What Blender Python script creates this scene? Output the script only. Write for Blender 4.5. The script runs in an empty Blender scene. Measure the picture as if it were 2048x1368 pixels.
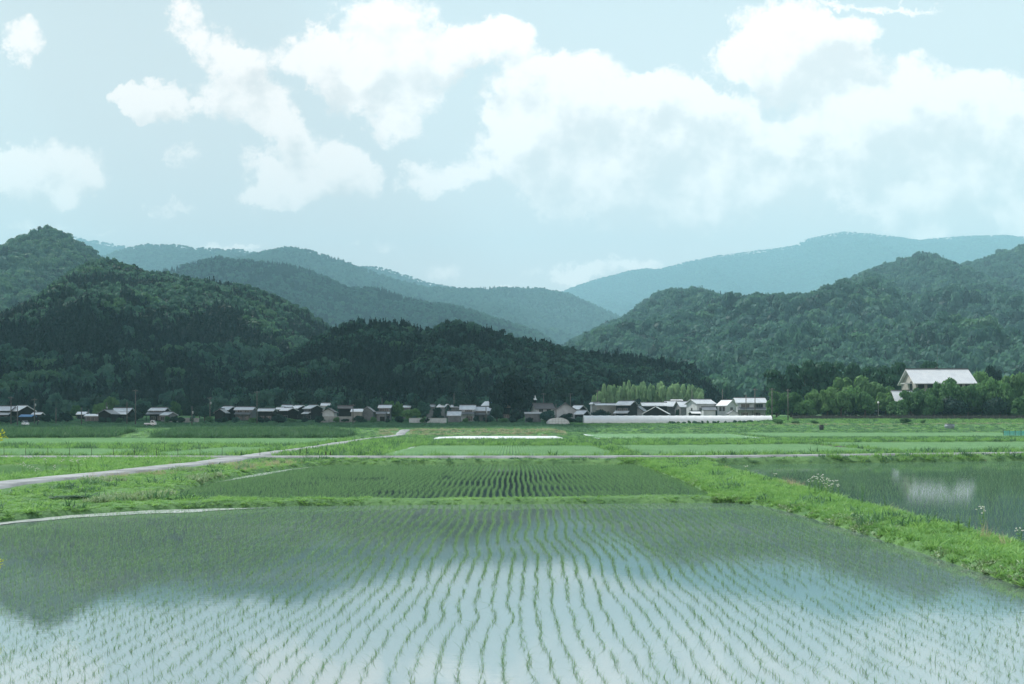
import bpy, math, random
import numpy as np
from mathutils import Vector, Matrix

C = bpy.context.scene.collection
R = math.radians
rng = np.random.default_rng(7)
random.seed(7)
F, CX, HY, CH = 2200.0, 1024.0, 850.0, 3.3     # focal length in photo pixels, centre, horizon row, camera height (m)
SUN_EL, SUN_AZ = R(52), R(-52)                  # azimuth measured from +Y towards +X
SUNV = Vector((math.cos(SUN_EL)*math.sin(SUN_AZ), math.cos(SUN_EL)*math.cos(SUN_AZ), math.sin(SUN_EL)))

def X_at(px, Y): return (px-CX)/F*Y
def Z_at(py, Y): return CH+(HY-py)/F*Y

# ------------------------------------------------------------------ noise
def _h(ix, iy, s):
    n = (ix.astype(np.int64)*374761393 + iy.astype(np.int64)*668265263 + s*1442695041) & 0x7fffffff
    n = ((n ^ (n >> 13))*1274126177) & 0x7fffffff
    return ((n ^ (n >> 16)) & 0xffff)/65535.0
def vnoise(x, y, s=0):
    x = np.asarray(x, float); y = np.asarray(y, float)
    x, y = np.broadcast_arrays(x, y)
    ix = np.floor(x); iy = np.floor(y); fx = x-ix; fy = y-iy
    fx = fx*fx*(3-2*fx); fy = fy*fy*(3-2*fy)
    a = _h(ix, iy, s); b = _h(ix+1, iy, s); c = _h(ix, iy+1, s); d = _h(ix+1, iy+1, s)
    return (a*(1-fx)+b*fx)*(1-fy)+(c*(1-fx)+d*fx)*fy
def fbm(x, y, s=0, o=4):
    v = 0; a = .5; t = 0
    for i in range(o):
        v = v+a*vnoise(x, y, s+i*17); t += a; a *= .5; x = np.asarray(x)*2.03; y = np.asarray(y)*2.03
    return v/t
def sm(a, b, x):
    t = np.clip((np.asarray(x, float)-a)/(b-a), 0, 1); return t*t*(3-2*t)

# ------------------------------------------------------------------ mesh helpers
def link(name, me, parent=None):
    o = bpy.data.objects.new(name, me); C.objects.link(o)
    if parent is not None: o.parent = parent
    return o
def np_mesh(name, V, Fq, mat=None, smooth=False, uv=None):
    V = np.ascontiguousarray(V, np.float32); Fq = np.ascontiguousarray(Fq, np.int32)
    me = bpy.data.meshes.new(name); n = Fq.shape[1]
    me.vertices.add(len(V)); me.vertices.foreach_set('co', V.ravel())
    me.loops.add(Fq.size); me.loops.foreach_set('vertex_index', Fq.ravel())
    me.polygons.add(len(Fq)); me.polygons.foreach_set('loop_start', np.arange(0, Fq.size, n, dtype=np.int32))
    me.polygons.foreach_set('use_smooth', np.full(len(Fq), smooth))
    me.update(calc_edges=True)
    if mat: me.materials.append(mat)
    return me
class MB:
    def __init__(s): s.v = []; s.f = []
    def add(s, vs, fs):
        k = len(s.v); s.v += [tuple(v) for v in vs]; s.f += [tuple(i+k for i in f) for f in fs]; return s
    def box(s, c, d, rz=0):
        x, y, z = [q/2 for q in d]; m = Matrix.Rotation(rz, 3, 'Z')
        vs = [m@Vector(p)+Vector(c) for p in [(-x,-y,-z),(x,-y,-z),(x,y,-z),(-x,y,-z),(-x,-y,z),(x,-y,z),(x,y,z),(-x,y,z)]]
        return s.add(vs, [(3,2,1,0),(4,5,6,7),(0,1,5,4),(1,2,6,5),(2,3,7,6),(3,0,4,7)])
    def prism(s, pts, ext):          # polygon pts (3d) pushed along ext
        e = Vector(ext); n = len(pts); a = [Vector(p) for p in pts]; b = [p+e for p in a]
        return s.add(a+b, [tuple(range(n))[::-1], tuple(range(n, 2*n))]+[(i, (i+1)%n, (i+1)%n+n, i+n) for i in range(n)])
    def tube(s, pts, rad, n=6, cap=True):
        pts = [Vector(p) for p in pts]; rings = []; k = len(s.v)
        for i, p in enumerate(pts):
            t = (pts[min(i+1, len(pts)-1)]-pts[max(i-1, 0)]).normalized()
            a = t.orthogonal().normalized() if abs(t.z) < .95 else Vector((1, 0, 0)); a = (a-t*a.dot(t)).normalized(); b = t.cross(a)
            r = rad[i] if hasattr(rad, '__len__') else rad
            for j in range(n):
                q = 2*math.pi*j/n; s.v.append(tuple(p+a*(r*math.cos(q))+b*(r*math.sin(q))))
        for i in range(len(pts)-1):
            for j in range(n): s.f.append((k+i*n+j, k+i*n+(j+1)%n, k+(i+1)*n+(j+1)%n, k+(i+1)*n+j))
        if cap:
            s.f.append(tuple(k+j for j in range(n))[::-1]); s.f.append(tuple(k+(len(pts)-1)*n+j for j in range(n)))
        return s
    def mesh(s, name, m, smooth=False, bevel=0):
        me = bpy.data.meshes.new(name); me.from_pydata(s.v, [], s.f); me.update()
        if smooth: me.polygons.foreach_set('use_smooth', [True]*len(me.polygons))
        if m: me.materials.append(m)
        return me
    def build(s, name, m, parent=None, smooth=False, bevel=0):
        o = link(name, s.mesh(name, m, smooth), parent)
        if bevel:
            b = o.modifiers.new('bevel', 'BEVEL'); b.width = bevel; b.segments = 2; b.limit_method = 'ANGLE'
        return o
def empty(name, loc, rz=0):
    o = bpy.data.objects.new(name, None); C.objects.link(o); o.location = loc; o.rotation_euler = (0, 0, rz); o.empty_display_size = .3
    return o
def tag(o, label=None, cat=None, group=None, kind=None):
    if label: o['label'] = label
    if cat: o['category'] = cat
    if group: o['group'] = group
    if kind: o['kind'] = kind
    return o

# ------------------------------------------------------------------ materials
def nt(m):
    m.use_nodes = True; n = m.node_tree.nodes; n.clear(); return n, m.node_tree.links
def N(n, t, **k):
    o = n.new(t)
    for a, b in k.items():
        if a in ('x',): continue
        setattr(o, a, b)
    return o
def mixcol(n, l, fac, a, b, typ='MIX'):
    m = n.new('ShaderNodeMix'); m.data_type = 'RGBA'; m.blend_type = typ
    for sk, v in ((m.inputs['Factor'], fac), (m.inputs[6], a), (m.inputs[7], b)):
        if hasattr(v, 'links'): l.new(v, sk)
        elif isinstance(v, (int, float)): sk.default_value = v
        else: sk.default_value = (*v, 1)
    return m.outputs[2]
def math_(n, l, op, a, b=None, c=None):
    m = n.new('ShaderNodeMath'); m.operation = op
    for i, v in enumerate((a, b, c)):
        if v is None: continue
        if hasattr(v, 'links'): l.new(v, m.inputs[i])
        else: m.inputs[i].default_value = v
    return m.outputs[0]
def noise_(n, l, scale, detail=4, rough=.55, vec=None, dist=0):
    t = n.new('ShaderNodeTexNoise'); t.inputs['Scale'].default_value = scale; t.inputs['Detail'].default_value = detail
    t.inputs['Roughness'].default_value = rough; t.inputs['Distortion'].default_value = dist
    if vec is not None: l.new(vec, t.inputs['Vector'])
    return t
def ramp(n, l, fac, a, b):
    m = n.new('ShaderNodeMapRange'); m.interpolation_type = 'SMOOTHSTEP'
    l.new(fac, m.inputs[0]); m.inputs[1].default_value = a; m.inputs[2].default_value = b
    return m.outputs[0]
def surf(name, c1, c2=None, rough=.6, spec=.4, scale=2., bump=0, metal=0, world=True, wave=None):
    m = bpy.data.materials.new(name); n, l = nt(m)
    o = n.new('ShaderNodeOutputMaterial'); p = n.new('ShaderNodeBsdfPrincipled'); l.new(p.outputs[0], o.inputs[0])
    p.inputs['Roughness'].default_value = rough; p.inputs['Specular IOR Level'].default_value = spec; p.inputs['Metallic'].default_value = metal
    c2 = c2 or tuple(q*.75 for q in c1)
    tc = n.new('ShaderNodeTexCoord')
    t = noise_(n, l, scale, 6, .6, tc.outputs['Object'])
    col = mixcol(n, l, ramp(n, l, t.outputs[0], .35, .68), c1, c2)
    l.new(col, p.inputs['Base Color'])
    h = None
    if wave:
        w = n.new('ShaderNodeTexWave'); w.bands_direction = wave[1]; w.inputs['Scale'].default_value = wave[0]; w.inputs['Distortion'].default_value = 0
        l.new(tc.outputs['Object'], w.inputs['Vector']); h = w.outputs['Fac']
        l.new(mixcol(n, l, ramp(n, l, h, 0., .35), tuple(q*.72 for q in c2), col), p.inputs['Base Color'])
    elif bump: h = t.outputs[0]
    if h is not None:
        b = n.new('ShaderNodeBump'); b.inputs['Strength'].default_value = bump or .4; b.inputs['Distance'].default_value = .05
        l.new(h, b.inputs['Height']); l.new(b.outputs[0], p.inputs['Normal'])
    return m
def leaf(name, c1, c2, tr=.3, spec=.12, rough=.6, base=None):
    m = bpy.data.materials.new(name); n, l = nt(m)
    o = n.new('ShaderNodeOutputMaterial'); p = n.new('ShaderNodeBsdfPrincipled'); t = n.new('ShaderNodeBsdfTranslucent'); mx = n.new('ShaderNodeMixShader')
    oi = n.new('ShaderNodeObjectInfo'); g = n.new('ShaderNodeNewGeometry')
    nz = noise_(n, l, .6, 2, .5, g.outputs['Position'])
    f = math_(n, l, 'MULTIPLY_ADD', nz.outputs[0], .9, math_(n, l, 'MULTIPLY_ADD', oi.outputs['Random'], .8, -.35))
    f = math_(n, l, 'ADD', f, math_(n, l, 'MULTIPLY_ADD', g.outputs['Random Per Island'], .5, -.25))
    col = mixcol(n, l, f, c1, c2); mixn = n[-1]; mixn.clamp_factor = True
    l.new(col, p.inputs['Base Color']); p.inputs['Roughness'].default_value = rough; p.inputs['Specular IOR Level'].default_value = spec
    l.new(mixcol(n, l, .5, col, (c2[0]*1.3, c2[1]*1.4, c2[2]*.8)), t.inputs[0])
    mx.inputs[0].default_value = tr; l.new(p.outputs[0], mx.inputs[1]); l.new(t.outputs[0], mx.inputs[2]); l.new(mx.outputs[0], o.inputs[0])
    return m
M = {}
M['rice'] = leaf('rice_leaf', (.10,.22,.12), (.22,.40,.19), .3)
M['rice_far'] = leaf('rice_leaf_bright', (.19,.37,.22), (.31,.52,.30), .35)
M['grass'] = leaf('meadow_grass', (.10,.25,.09), (.27,.47,.16), .35)
M['grass_dark'] = leaf('dark_bank_weed', (.045,.115,.075), (.13,.26,.14), .25)  # dark weed green; on the left meadow it also paints cloud shade
M['grass_red'] = leaf('seeding_grass', (.36,.30,.23), (.52,.44,.36), .3)
M['grass_dry'] = leaf('dry_straw', (.30,.30,.20), (.44,.43,.32), .2)
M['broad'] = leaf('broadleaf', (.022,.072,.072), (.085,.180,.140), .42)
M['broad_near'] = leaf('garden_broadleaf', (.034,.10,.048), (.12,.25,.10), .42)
M['broad_far_lit'] = leaf('far_spring_sunlit_leaf', (.04,.105,.075), (.105,.215,.13), .4)  # brighter leaf for spring crowns; also paints sunlight on the high left peak
M['broad_black'] = leaf('black_green_leaf', (.004,.015,.014), (.014,.040,.030), .1)  # near-black green for the one big round tree
M['broad_lit'] = leaf('spring_sunlit_broadleaf', (.075,.16,.075), (.16,.30,.115), .42)  # lighter leaf for spring trees, and sunlight painted into front-lit crowns
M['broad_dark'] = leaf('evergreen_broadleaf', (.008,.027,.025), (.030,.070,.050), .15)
M['conifer'] = leaf('cedar_needles', (.006,.020,.022), (.020,.048,.042), .12)
M['pine'] = leaf('pine_needles', (.014,.055,.038), (.048,.125,.070), .25)
M['bamboo'] = leaf('bamboo_leaf', (.17,.29,.17), (.34,.50,.29), .4)
M['yellow_leaf'] = leaf('young_leaf', (.35,.42,.04), (.55,.6,.08), .4)
M['bark'] = surf('bark', (.09,.075,.06), (.045,.038,.03), .9, .1, 6, .4)
M['white_leaf'] = leaf('silver_clover', (.16,.30,.14), (.40,.50,.34), .2)
M['petal'] = surf('white_petal', (.85,.85,.8), (.75,.76,.7), .6, .3, 30)
M['tile'] = surf('grey_roof_tile', (.62,.66,.69), (.46,.50,.53), .3, .5, .7, .35, wave=(1.6,'X'))  # grey tile base raised to carry sun and sky glare in its colour
M['tile_dark'] = surf('dark_roof_tile', (.20,.22,.235), (.12,.13,.145), .35, .5, .7, .35, wave=(1.6,'X'))
M['tile_brown'] = surf('brown_roof_tile', (.10,.085,.08), (.06,.05,.05), .5, .4, .7, .35, wave=(1.6,'X'))
M['tile_red'] = surf('reddish_roof_tile', (.50,.40,.36), (.38,.29,.25), .4, .5, .7, .35, wave=(1.6,'X'))
M['sheet'] = surf('pale_sheet_roof', (.84,.86,.87), (.72,.75,.77), .32, .5, .5, .3, wave=(1.1,'X'))
M['plaster'] = surf('white_plaster', (.50,.53,.55), (.40,.43,.45), .8, .3, .8)
M['beige'] = surf('beige_render', (.30,.30,.275), (.24,.24,.22), .8, .3, .6)  # beige lowered to put shade into the hall gable's colour
M['greywall'] = surf('grey_siding', (.17,.18,.19), (.12,.13,.14), .7, .3, 1.0)
M['wood'] = surf('dark_timber', (.026,.026,.027), (.014,.014,.015), .9, .1, 3, .2)
M['blue'] = surf('blue_sheet', (.08,.22,.42), (.06,.16,.33), .5, .4, 1.)
M['frame'] = surf('window_frame', (.25,.25,.25), (.2,.2,.2), .5, .4, 4)
M['glass'] = surf('dark_glass', (.03,.035,.04), (.02,.025,.03), .08, .6, 1)
M['ridge'] = surf('ridge_tile', (.10,.105,.11), (.07,.075,.08), .5, .4, 3)
M['pole'] = surf('weathered_pole', (.14,.13,.125), (.08,.078,.075), .8, .3, 4)
M['stake'] = surf('dark_stake', (.07,.055,.045), (.04,.035,.03), .8, .2, 9)
M['paint'] = surf('white_car_paint', (.80,.81,.82), (.76,.77,.78), .25, .5, 1)
M['rubber'] = surf('tyre_rubber', (.025,.025,.025), (.018,.018,.018), .8, .3, 8)
M['metal'] = surf('galvanised_steel', (.50,.52,.53), (.40,.42,.43), .4, .5, 3, metal=.3)
M['film'] = None
M['black'] = surf('black_plastic', (.02,.02,.022), (.014,.014,.016), .5, .4, 3)
M['tank'] = surf('blue_grey_tank', (.24,.29,.33), (.18,.22,.26), .5, .4, 1.5)
M['stone'] = surf('concrete', (.34,.35,.34), (.24,.25,.245), .85, .3, .9, .3)
M['darkstone'] = surf('mossy_wall', (.085,.09,.085), (.05,.055,.052), .9, .2, 1.2, .3)
M['road'] = surf('pale_farm_road', (.31,.335,.345), (.18,.195,.20), .9, .2, .5, .3)
M['mud'] = surf('pale_silt', (.40,.43,.43), (.26,.29,.29), .35, .5, .6, .1)
M['skin'] = surf('skin', (.5,.34,.26), (.45,.3,.23), .6, .3, 9)
M['cloth'] = surf('dark_workwear', (.06,.065,.08), (.04,.045,.055), .9, .2, 9)
M['hat'] = surf('straw_hat', (.62,.55,.46), (.5,.44,.36), .8, .2, 20)

def film():
    m = bpy.data.materials.new('greenhouse_film'); n, l = nt(m)
    o = n.new('ShaderNodeOutputMaterial'); p = n.new('ShaderNodeBsdfPrincipled'); t = n.new('ShaderNodeBsdfTranslucent'); mx = n.new('ShaderNodeMixShader')
    tc = n.new('ShaderNodeTexCoord'); z = noise_(n, l, .9, 4, .6, tc.outputs['Object'])
    col = mixcol(n, l, z.outputs[0], (.62,.67,.69), (.86,.88,.88))
    l.new(col, p.inputs['Base Color']); p.inputs['Roughness'].default_value = .28; p.inputs['Specular IOR Level'].default_value = .6
    l.new(col, t.inputs[0]); mx.inputs[0].default_value = .10
    l.new(p.outputs[0], mx.inputs[1]); l.new(t.outputs[0], mx.inputs[2]); l.new(mx.outputs[0], o.inputs[0]); return m
M['film'] = film()
def net():
    m = bpy.data.materials.new('teal_netting'); n, l = nt(m)
    o = n.new('ShaderNodeOutputMaterial'); p = n.new('ShaderNodeBsdfPrincipled'); t = n.new('ShaderNodeBsdfTransparent'); mx = n.new('ShaderNodeMixShader')
    tc = n.new('ShaderNodeTexCoord'); z = noise_(n, l, 1.3, 3, .6, tc.outputs['Object'])
    l.new(mixcol(n, l, z.outputs[0], (.05,.42,.38), (.16,.58,.55)), p.inputs['Base Color'])
    w = noise_(n, l, 60, 1, .5, tc.outputs['Object'])
    l.new(math_(n, l, 'LESS_THAN', w.outputs[0], .42), mx.inputs[0])
    l.new(p.outputs[0], mx.inputs[1]); l.new(t.outputs[0], mx.inputs[2]); l.new(mx.outputs[0], o.inputs[0]); return m
M['net'] = net()
def water(name, mud1, mud2, ior=2.1, tint=(.93,.97,1.0), bump=.02, rough=.02):
    m = bpy.data.materials.new(name); n, l = nt(m)
    o = n.new('ShaderNodeOutputMaterial'); d = n.new('ShaderNodeBsdfDiffuse'); g = n.new('ShaderNodeBsdfGlossy'); mx = n.new('ShaderNodeMixShader')
    fr = n.new('ShaderNodeFresnel'); fr.inputs['IOR'].default_value = ior
    tc = n.new('ShaderNodeNewGeometry')
    z = noise_(n, l, .16, 5, .6, tc.outputs['Position'])
    l.new(mixcol(n, l, ramp(n, l, z.outputs[0], .35, .7), mud1, mud2), d.inputs[0])
    g.inputs['Roughness'].default_value = rough; g.inputs[0].default_value = (*tint, 1)
    mp = n.new('ShaderNodeMapping'); mp.inputs['Scale'].default_value = (.7, 2.6, 1); l.new(tc.outputs['Position'], mp.inputs['Vector'])
    r1 = noise_(n, l, 3.2, 3, .6, mp.outputs[0]); 
    b = n.new('ShaderNodeBump'); b.inputs['Strength'].default_value = 1; b.inputs['Distance'].default_value = bump*.12
    l.new(r1.outputs[0], b.inputs['Height']); l.new(b.outputs[0], g.inputs['Normal'])
    l.new(fr.outputs[0], mx.inputs[0]); l.new(d.outputs[0], mx.inputs[1]); l.new(g.outputs[0], mx.inputs[2]); l.new(mx.outputs[0], o.inputs[0]); return m
M['water'] = water('paddy_water', (.085,.13,.12), (.125,.17,.16), 15., (1.,1.,1.), .005)
M['water_dark'] = water('dark_paddy_water', (.03,.045,.05), (.05,.065,.065), 2.2, (.93,.97,1.), .009)  # darker mud colour for the second paddy
M['water_rp'] = water('right_paddy_water', (.045,.080,.075), (.075,.115,.10), 4.5, (.93,.97,1.), .006)
M['water_green'] = water('green_paddy_water', (.15,.20,.17), (.21,.26,.21), 3.0)
M['water_pale'] = water('pale_field_water', (.31,.37,.39), (.38,.43,.44), 2., (1.,1.,1.), .3, .4)  # pale diffuse base under a rough gloss
def ground_mat():
    m = bpy.data.materials.new('meadow_soil'); n, l = nt(m)
    o = n.new('ShaderNodeOutputMaterial'); p = n.new('ShaderNodeBsdfPrincipled'); l.new(p.outputs[0], o.inputs[0])
    g = n.new('ShaderNodeNewGeometry')
    a = noise_(n, l, .35, 6, .65, g.outputs['Position']); b = noise_(n, l, .045, 4, .55, g.outputs['Position']); c = noise_(n, l, 2.5, 5, .7, g.outputs['Position'])
    col = mixcol(n, l, ramp(n, l, a.outputs[0], .3, .7), (.07,.15,.065), (.14,.26,.10))
    col = mixcol(n, l, ramp(n, l, c.outputs[0], .55, .75), col, (.06,.11,.06))
    col = mixcol(n, l, math_(n, l, 'MULTIPLY', ramp(n, l, b.outputs[0], .60, .72), .6), col, (.22,.20,.11))
    l.new(col, p.inputs['Base Color']); p.inputs['Roughness'].default_value = .95; p.inputs['Specular IOR Level'].default_value = .1
    bm = n.new('ShaderNodeBump'); bm.inputs['Distance'].default_value = .15; l.new(c.outputs[0], bm.inputs['Height']); l.new(bm.outputs[0], p.inputs['Normal'])
    return m
M['ground'] = ground_mat()
def forest_floor():
    m = bpy.data.materials.new('forest_floor'); n, l = nt(m)
    o = n.new('ShaderNodeOutputMaterial'); p = n.new('ShaderNodeBsdfDiffuse'); l.new(p.outputs[0], o.inputs[0])
    g = n.new('ShaderNodeNewGeometry'); a = noise_(n, l, .05, 5, .65, g.outputs['Position'])
    l.new(mixcol(n, l, a.outputs[0], (.014,.034,.022), (.035,.065,.038)), p.inputs[0]); return m
M['floor'] = forest_floor()

# ------------------------------------------------------------------ fields and terrain
P1 = [(-10.4,6),(-10.8,19),(-14,28),(-17.6,34),(-17.3,37.2),(-16.1,40.2),(-14,42.4),(-11.4,43.7),(-8.6,44.8),(0,45.7),(9.3,46.6),(10.2,45),(10.6,40),(10.65,32),(10.4,22),(10.4,6)]
P2 = [(-14.6,47.1),(-16,53),(-16.8,61.2),(-16.6,72),(-16,80.9),(-14.4,87.2),(10.2,88),(9.9,66),(9.1,48.1),(0,47.3),(-8,46.6)]
RP = [(13.2,6),(13.3,28.5),(13.9,45),(14.7,70),(15.9,88),(17.2,91),(64,107),(64,6)]
LP = [(-64,55),(-28.5,57),(-27.2,66),(-29,76),(-64,78)]
M1 = [(-11.4,96),(-12.4,138),(10.4,138),(9.4,96)]
M2 = [(-13.4,171),(-14.8,222),(-10.5,238),(9.5,240),(9.4,172)]
R1 = [(11.6,97.5),(12,139),(40.2,150),(38,109)]
R2 = [(39.4,110),(41.6,160),(100,172),(84,128)]
R3 = [(14,177),(17,288),(57,288),(46.5,206),(43,178)]
R4 = [(49,206),(60,290),(132,300),(104,212)]
L1a = [(-33,97),(-34.4,129),(-25.8,129),(-25.4,97)]
L1b = [(-92,96.5),(-35.5,96.5),(-36.8,120),(-110,122)]
L2 = [(-125,140),(-26.3,139),(-27.4,198),(-150,199)]
FIELDS = [(P1,0.),(P2,.1),(RP,0.),(LP,.25),(M1,.6),(M2,.9),(R1,.6),(R2,.62),(R3,.9),(R4,1.1),(L1a,.6),(L1b,.6),(L2,.62)]
def sdist(poly, X, Y):
    d = np.full(X.shape, 1e9); ins = np.zeros(X.shape, bool); n = len(poly)
    for i in range(n):
        ax, ay = poly[i]; bx, by = poly[(i+1) % n]
        ex, ey = bx-ax, by-ay; L = ex*ex+ey*ey
        t = np.clip(((X-ax)*ex+(Y-ay)*ey)/L, 0, 1)
        d = np.minimum(d, (X-ax-t*ex)**2+(Y-ay-t*ey)**2)
        c = ((ay > Y) != (by > Y)) & (X < (bx-ax)*(Y-ay)/(by-ay+1e-12)+ax)
        ins ^= c
    d = np.sqrt(d); return np.where(ins, -d, d)
PROF = {
 'c': [(-50,.2),(46,.20),(52,.36),(84,.40),(89,.52),(96,.60),(137,.70),(146,.82),(164,.86),(172,.96),(242,1.05),(251,2.1),(300,2.4),(340,2.9),(370,3.6),(400,4.7),(450,6.2),(520,8.5),(700,14),(1500,24),(9000,30)],
 'l': [(-50,.3),(46,.38),(84,.40),(89,.52),(96,.60),(137,.72),(200,.80),(204,1.0),(213,1.9),(300,2.4),(340,2.9),(370,3.6),(400,4.7),(450,6.2),(520,8.5),(700,14),(1500,24),(9000,30)],
 'r': [(-50,.30),(46,.32),(84,.42),(89,.50),(104,.55),(137,.70),(168,.86),(178,.95),(290,1.12),(310,2.0),(340,2.9),(370,3.6),(400,4.7),(450,6.2),(520,8.5),(700,14),(1500,24),(9000,30)],
 'f': [(-50,.35),(84,.45),(104,.55),(137,.70),(168,.84),(200,1.05),(300,1.3),(322,2.2),(345,3.4),(378,5.5),(430,6.6),(520,8.5),(700,14),(1500,24),(9000,30)]}
def T(X, Y):
    X = np.asarray(X, float); Y = np.asarray(Y, float)
    q = {k: np.interp(Y, [a for a, b in v], [b for a, b in v]) for k, v in PROF.items()}
    wl = sm(-28, -36, X); wr = sm(9, 15, X); wf = sm(66, 96, X)
    t = q['c']*(1-wl)*(1-wr)+q['l']*wl+q['r']*wr*(1-wf)+q['f']*wf
    t = t+.14*sm(-17, -21, X)*(1-sm(84, 92, Y))
    return t
def G(X, Y, rough=True):
    X = np.asarray(X, float); Y = np.asarray(Y, float); X, Y = np.broadcast_arrays(X, Y)
    h = T(X, Y)
    if rough: h = h+(fbm(X*.5, Y*.5, 3, 3)-.5)*.16*np.clip(np.abs(X+23)/3-.8, 0, 1)
    for poly, z in FIELDS:
        xs = [p[0] for p in poly]; ys = [p[1] for p in poly]
        mk = (X > min(xs)-4) & (X < max(xs)+4) & (Y > min(ys)-4) & (Y < max(ys)+4)
        if not mk.any(): continue
        d = sdist(poly, X[mk], Y[mk]); hh = z+np.where(d > 0, .03+d*.75, np.maximum(d*.8, -.3))
        w = h[mk]; h = h.copy(); h[mk] = np.minimum(w, hh)
    return h
def g1(x, y): return float(G(np.array([x]), np.array([y]), False)[0])
def field_d(X, Y):
    d = np.full(X.shape, 1e9)
    for poly, z in FIELDS: d = np.minimum(d, sdist(poly, X, Y))
    return d

def axis(segs):
    a = []
    for lo, hi, st in segs: a += list(np.arange(lo, hi, st))
    return np.array(a+[segs[-1][1]])
gx = axis([(-9000,-1500,1500),(-1500,-400,100),(-400,-150,10),(-150,-60,2),(-60,-32,.8),(-32,20,.4),(20,66,.8),(66,140,2),(140,400,10),(400,1500,100),(1500,9000,1500)])
gy = axis([(-400,-20,40),(-20,8,4),(8,18,1),(18,98,.4),(98,140,.8),(140,260,1.2),(260,420,3),(420,700,10),(700,1500,80),(1500,11000,950)])
GX, GY = np.meshgrid(gx, gy)
GZ = G(GX, GY); GZ = np.where(GY < 8, np.minimum(GZ, -.3), GZ)
nx, ny = len(gx), len(gy); ii = np.arange(nx*ny).reshape(ny, nx)
Fq = np.stack([ii[:-1,:-1], ii[:-1,1:], ii[1:,1:], ii[1:,:-1]], -1).reshape(-1, 4)
gnd = link('ground', np_mesh('ground', np.stack([GX, GY, GZ], -1).reshape(-1, 3), Fq, M['ground'], True)); tag(gnd, kind='structure')

def poly_sheet(name, poly, z, mat):
    me = bpy.data.meshes.new(name); me.from_pydata([(x, y, z) for x, y in poly], [], [tuple(range(len(poly)))]); me.update()
    if me.polygons[0].normal.z < 0: me.flip_normals()
    me.materials.append(mat); return tag(link(name, me), kind='structure')
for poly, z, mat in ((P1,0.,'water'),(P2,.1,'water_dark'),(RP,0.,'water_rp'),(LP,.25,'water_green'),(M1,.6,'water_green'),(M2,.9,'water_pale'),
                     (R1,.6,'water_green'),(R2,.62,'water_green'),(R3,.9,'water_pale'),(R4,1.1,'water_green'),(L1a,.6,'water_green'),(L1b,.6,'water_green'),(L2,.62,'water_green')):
    poly_sheet('paddy_water', poly, z, M[mat])

def ribbon(name, pts, w, mat, dz=.03, step=1.5, zf=None, jit=.0, taper=False):
    pts = np.array(pts, float); seg = np.hypot(*np.diff(pts, axis=0).T); s = np.r_[0, np.cumsum(seg)]
    q = np.linspace(0, s[-1], max(2, int(s[-1]/step))); x = np.interp(q, s, pts[:,0]); y = np.interp(q, s, pts[:,1])
    tx, ty = np.gradient(x), np.gradient(y); L = np.hypot(tx, ty); px_, py_ = -ty/L, tx/L
    wl = w/2+jit*(fbm(q*.4, q*0, 5, 3)-.5)*2; wr = w/2+jit*(fbm(q*.4, q*0+9, 6, 3)-.5)*2
    if taper: e = sm(0, .25, q/s[-1])*sm(0, .3, 1-q/s[-1]); wl, wr = wl*e+.02, wr*e+.02
    rows = []
    for k in (-1.25, -1, -.5, 0, .5, 1, 1.25):
        ww = np.where(k < 0, wl, wr); X = x+px_*ww*k; Y = y+py_*ww*k
        Z = (T(X, Y) if zf is None else np.full(X.shape, zf))+dz-(.01*k*k if zf is None else 0)-(.35 if abs(k) > 1 and zf is None else 0); rows.append(np.stack([X, Y, Z], -1))
    V = np.stack(rows, 1).reshape(-1, 3); n = len(q); ii = np.arange(n*7).reshape(n, 7)
    Fq = np.stack([ii[:-1,:-1], ii[:-1,1:], ii[1:,1:], ii[1:,:-1]], -1).reshape(-1, 4)
    return tag(link(name, np_mesh(name, V, Fq, mat, True)), kind='structure')
ROAD = [(-260,91.8),(8,92.0),(20,95.2),(60,109),(200,158)]
PATH = [(-25.5,30),(-23.8,52),(-22.7,64.8),(-22.0,80),(-22.3,92),(-22.6,120),(-23.4,170),(-24.2,220),(-24.6,246),(-24.4,258)]
ribbon('farm_road', ROAD, 1.9, M['road'], .16, 1.5, None, .25)
ribbon('farm_path', PATH, 2.0, M['road'], .12, 1.2, None, .35)
ribbon('mud_strip', [(-17.4,34.6),(-17.1,37.4),(-15.6,39.9),(-13.6,41.8),(-11.4,42.9),(-9.6,43.9)], 1.0, M['mud'], .012, .4, 0., .5, True)
ribbon('mud_strip', [(-16.5,61.2),(-16.3,66),(-16.25,74),(-15.8,80.5),(-14.4,86.6)], .5, M['mud'], .012, .6, .1, .25, True)
ribbon('mud_strip', [(-11.2,96.5),(-12.1,137.5)], .8, M['mud'], .012, 2, .6, .3, True)
ribbon('irrigation_channel', [(-34.2,94.5),(-35.6,128),(-38,138)], 1.0, M['stone'], .06, 2)
ribbon('irrigation_channel', [(38.6,107.5),(40.9,152),(42,163)], .5, M['darkstone'], .05, 2)
ribbon('irrigation_channel', [(45.4,180),(47.8,206),(58.6,289)], .7, M['darkstone'], .05, 2)

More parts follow.
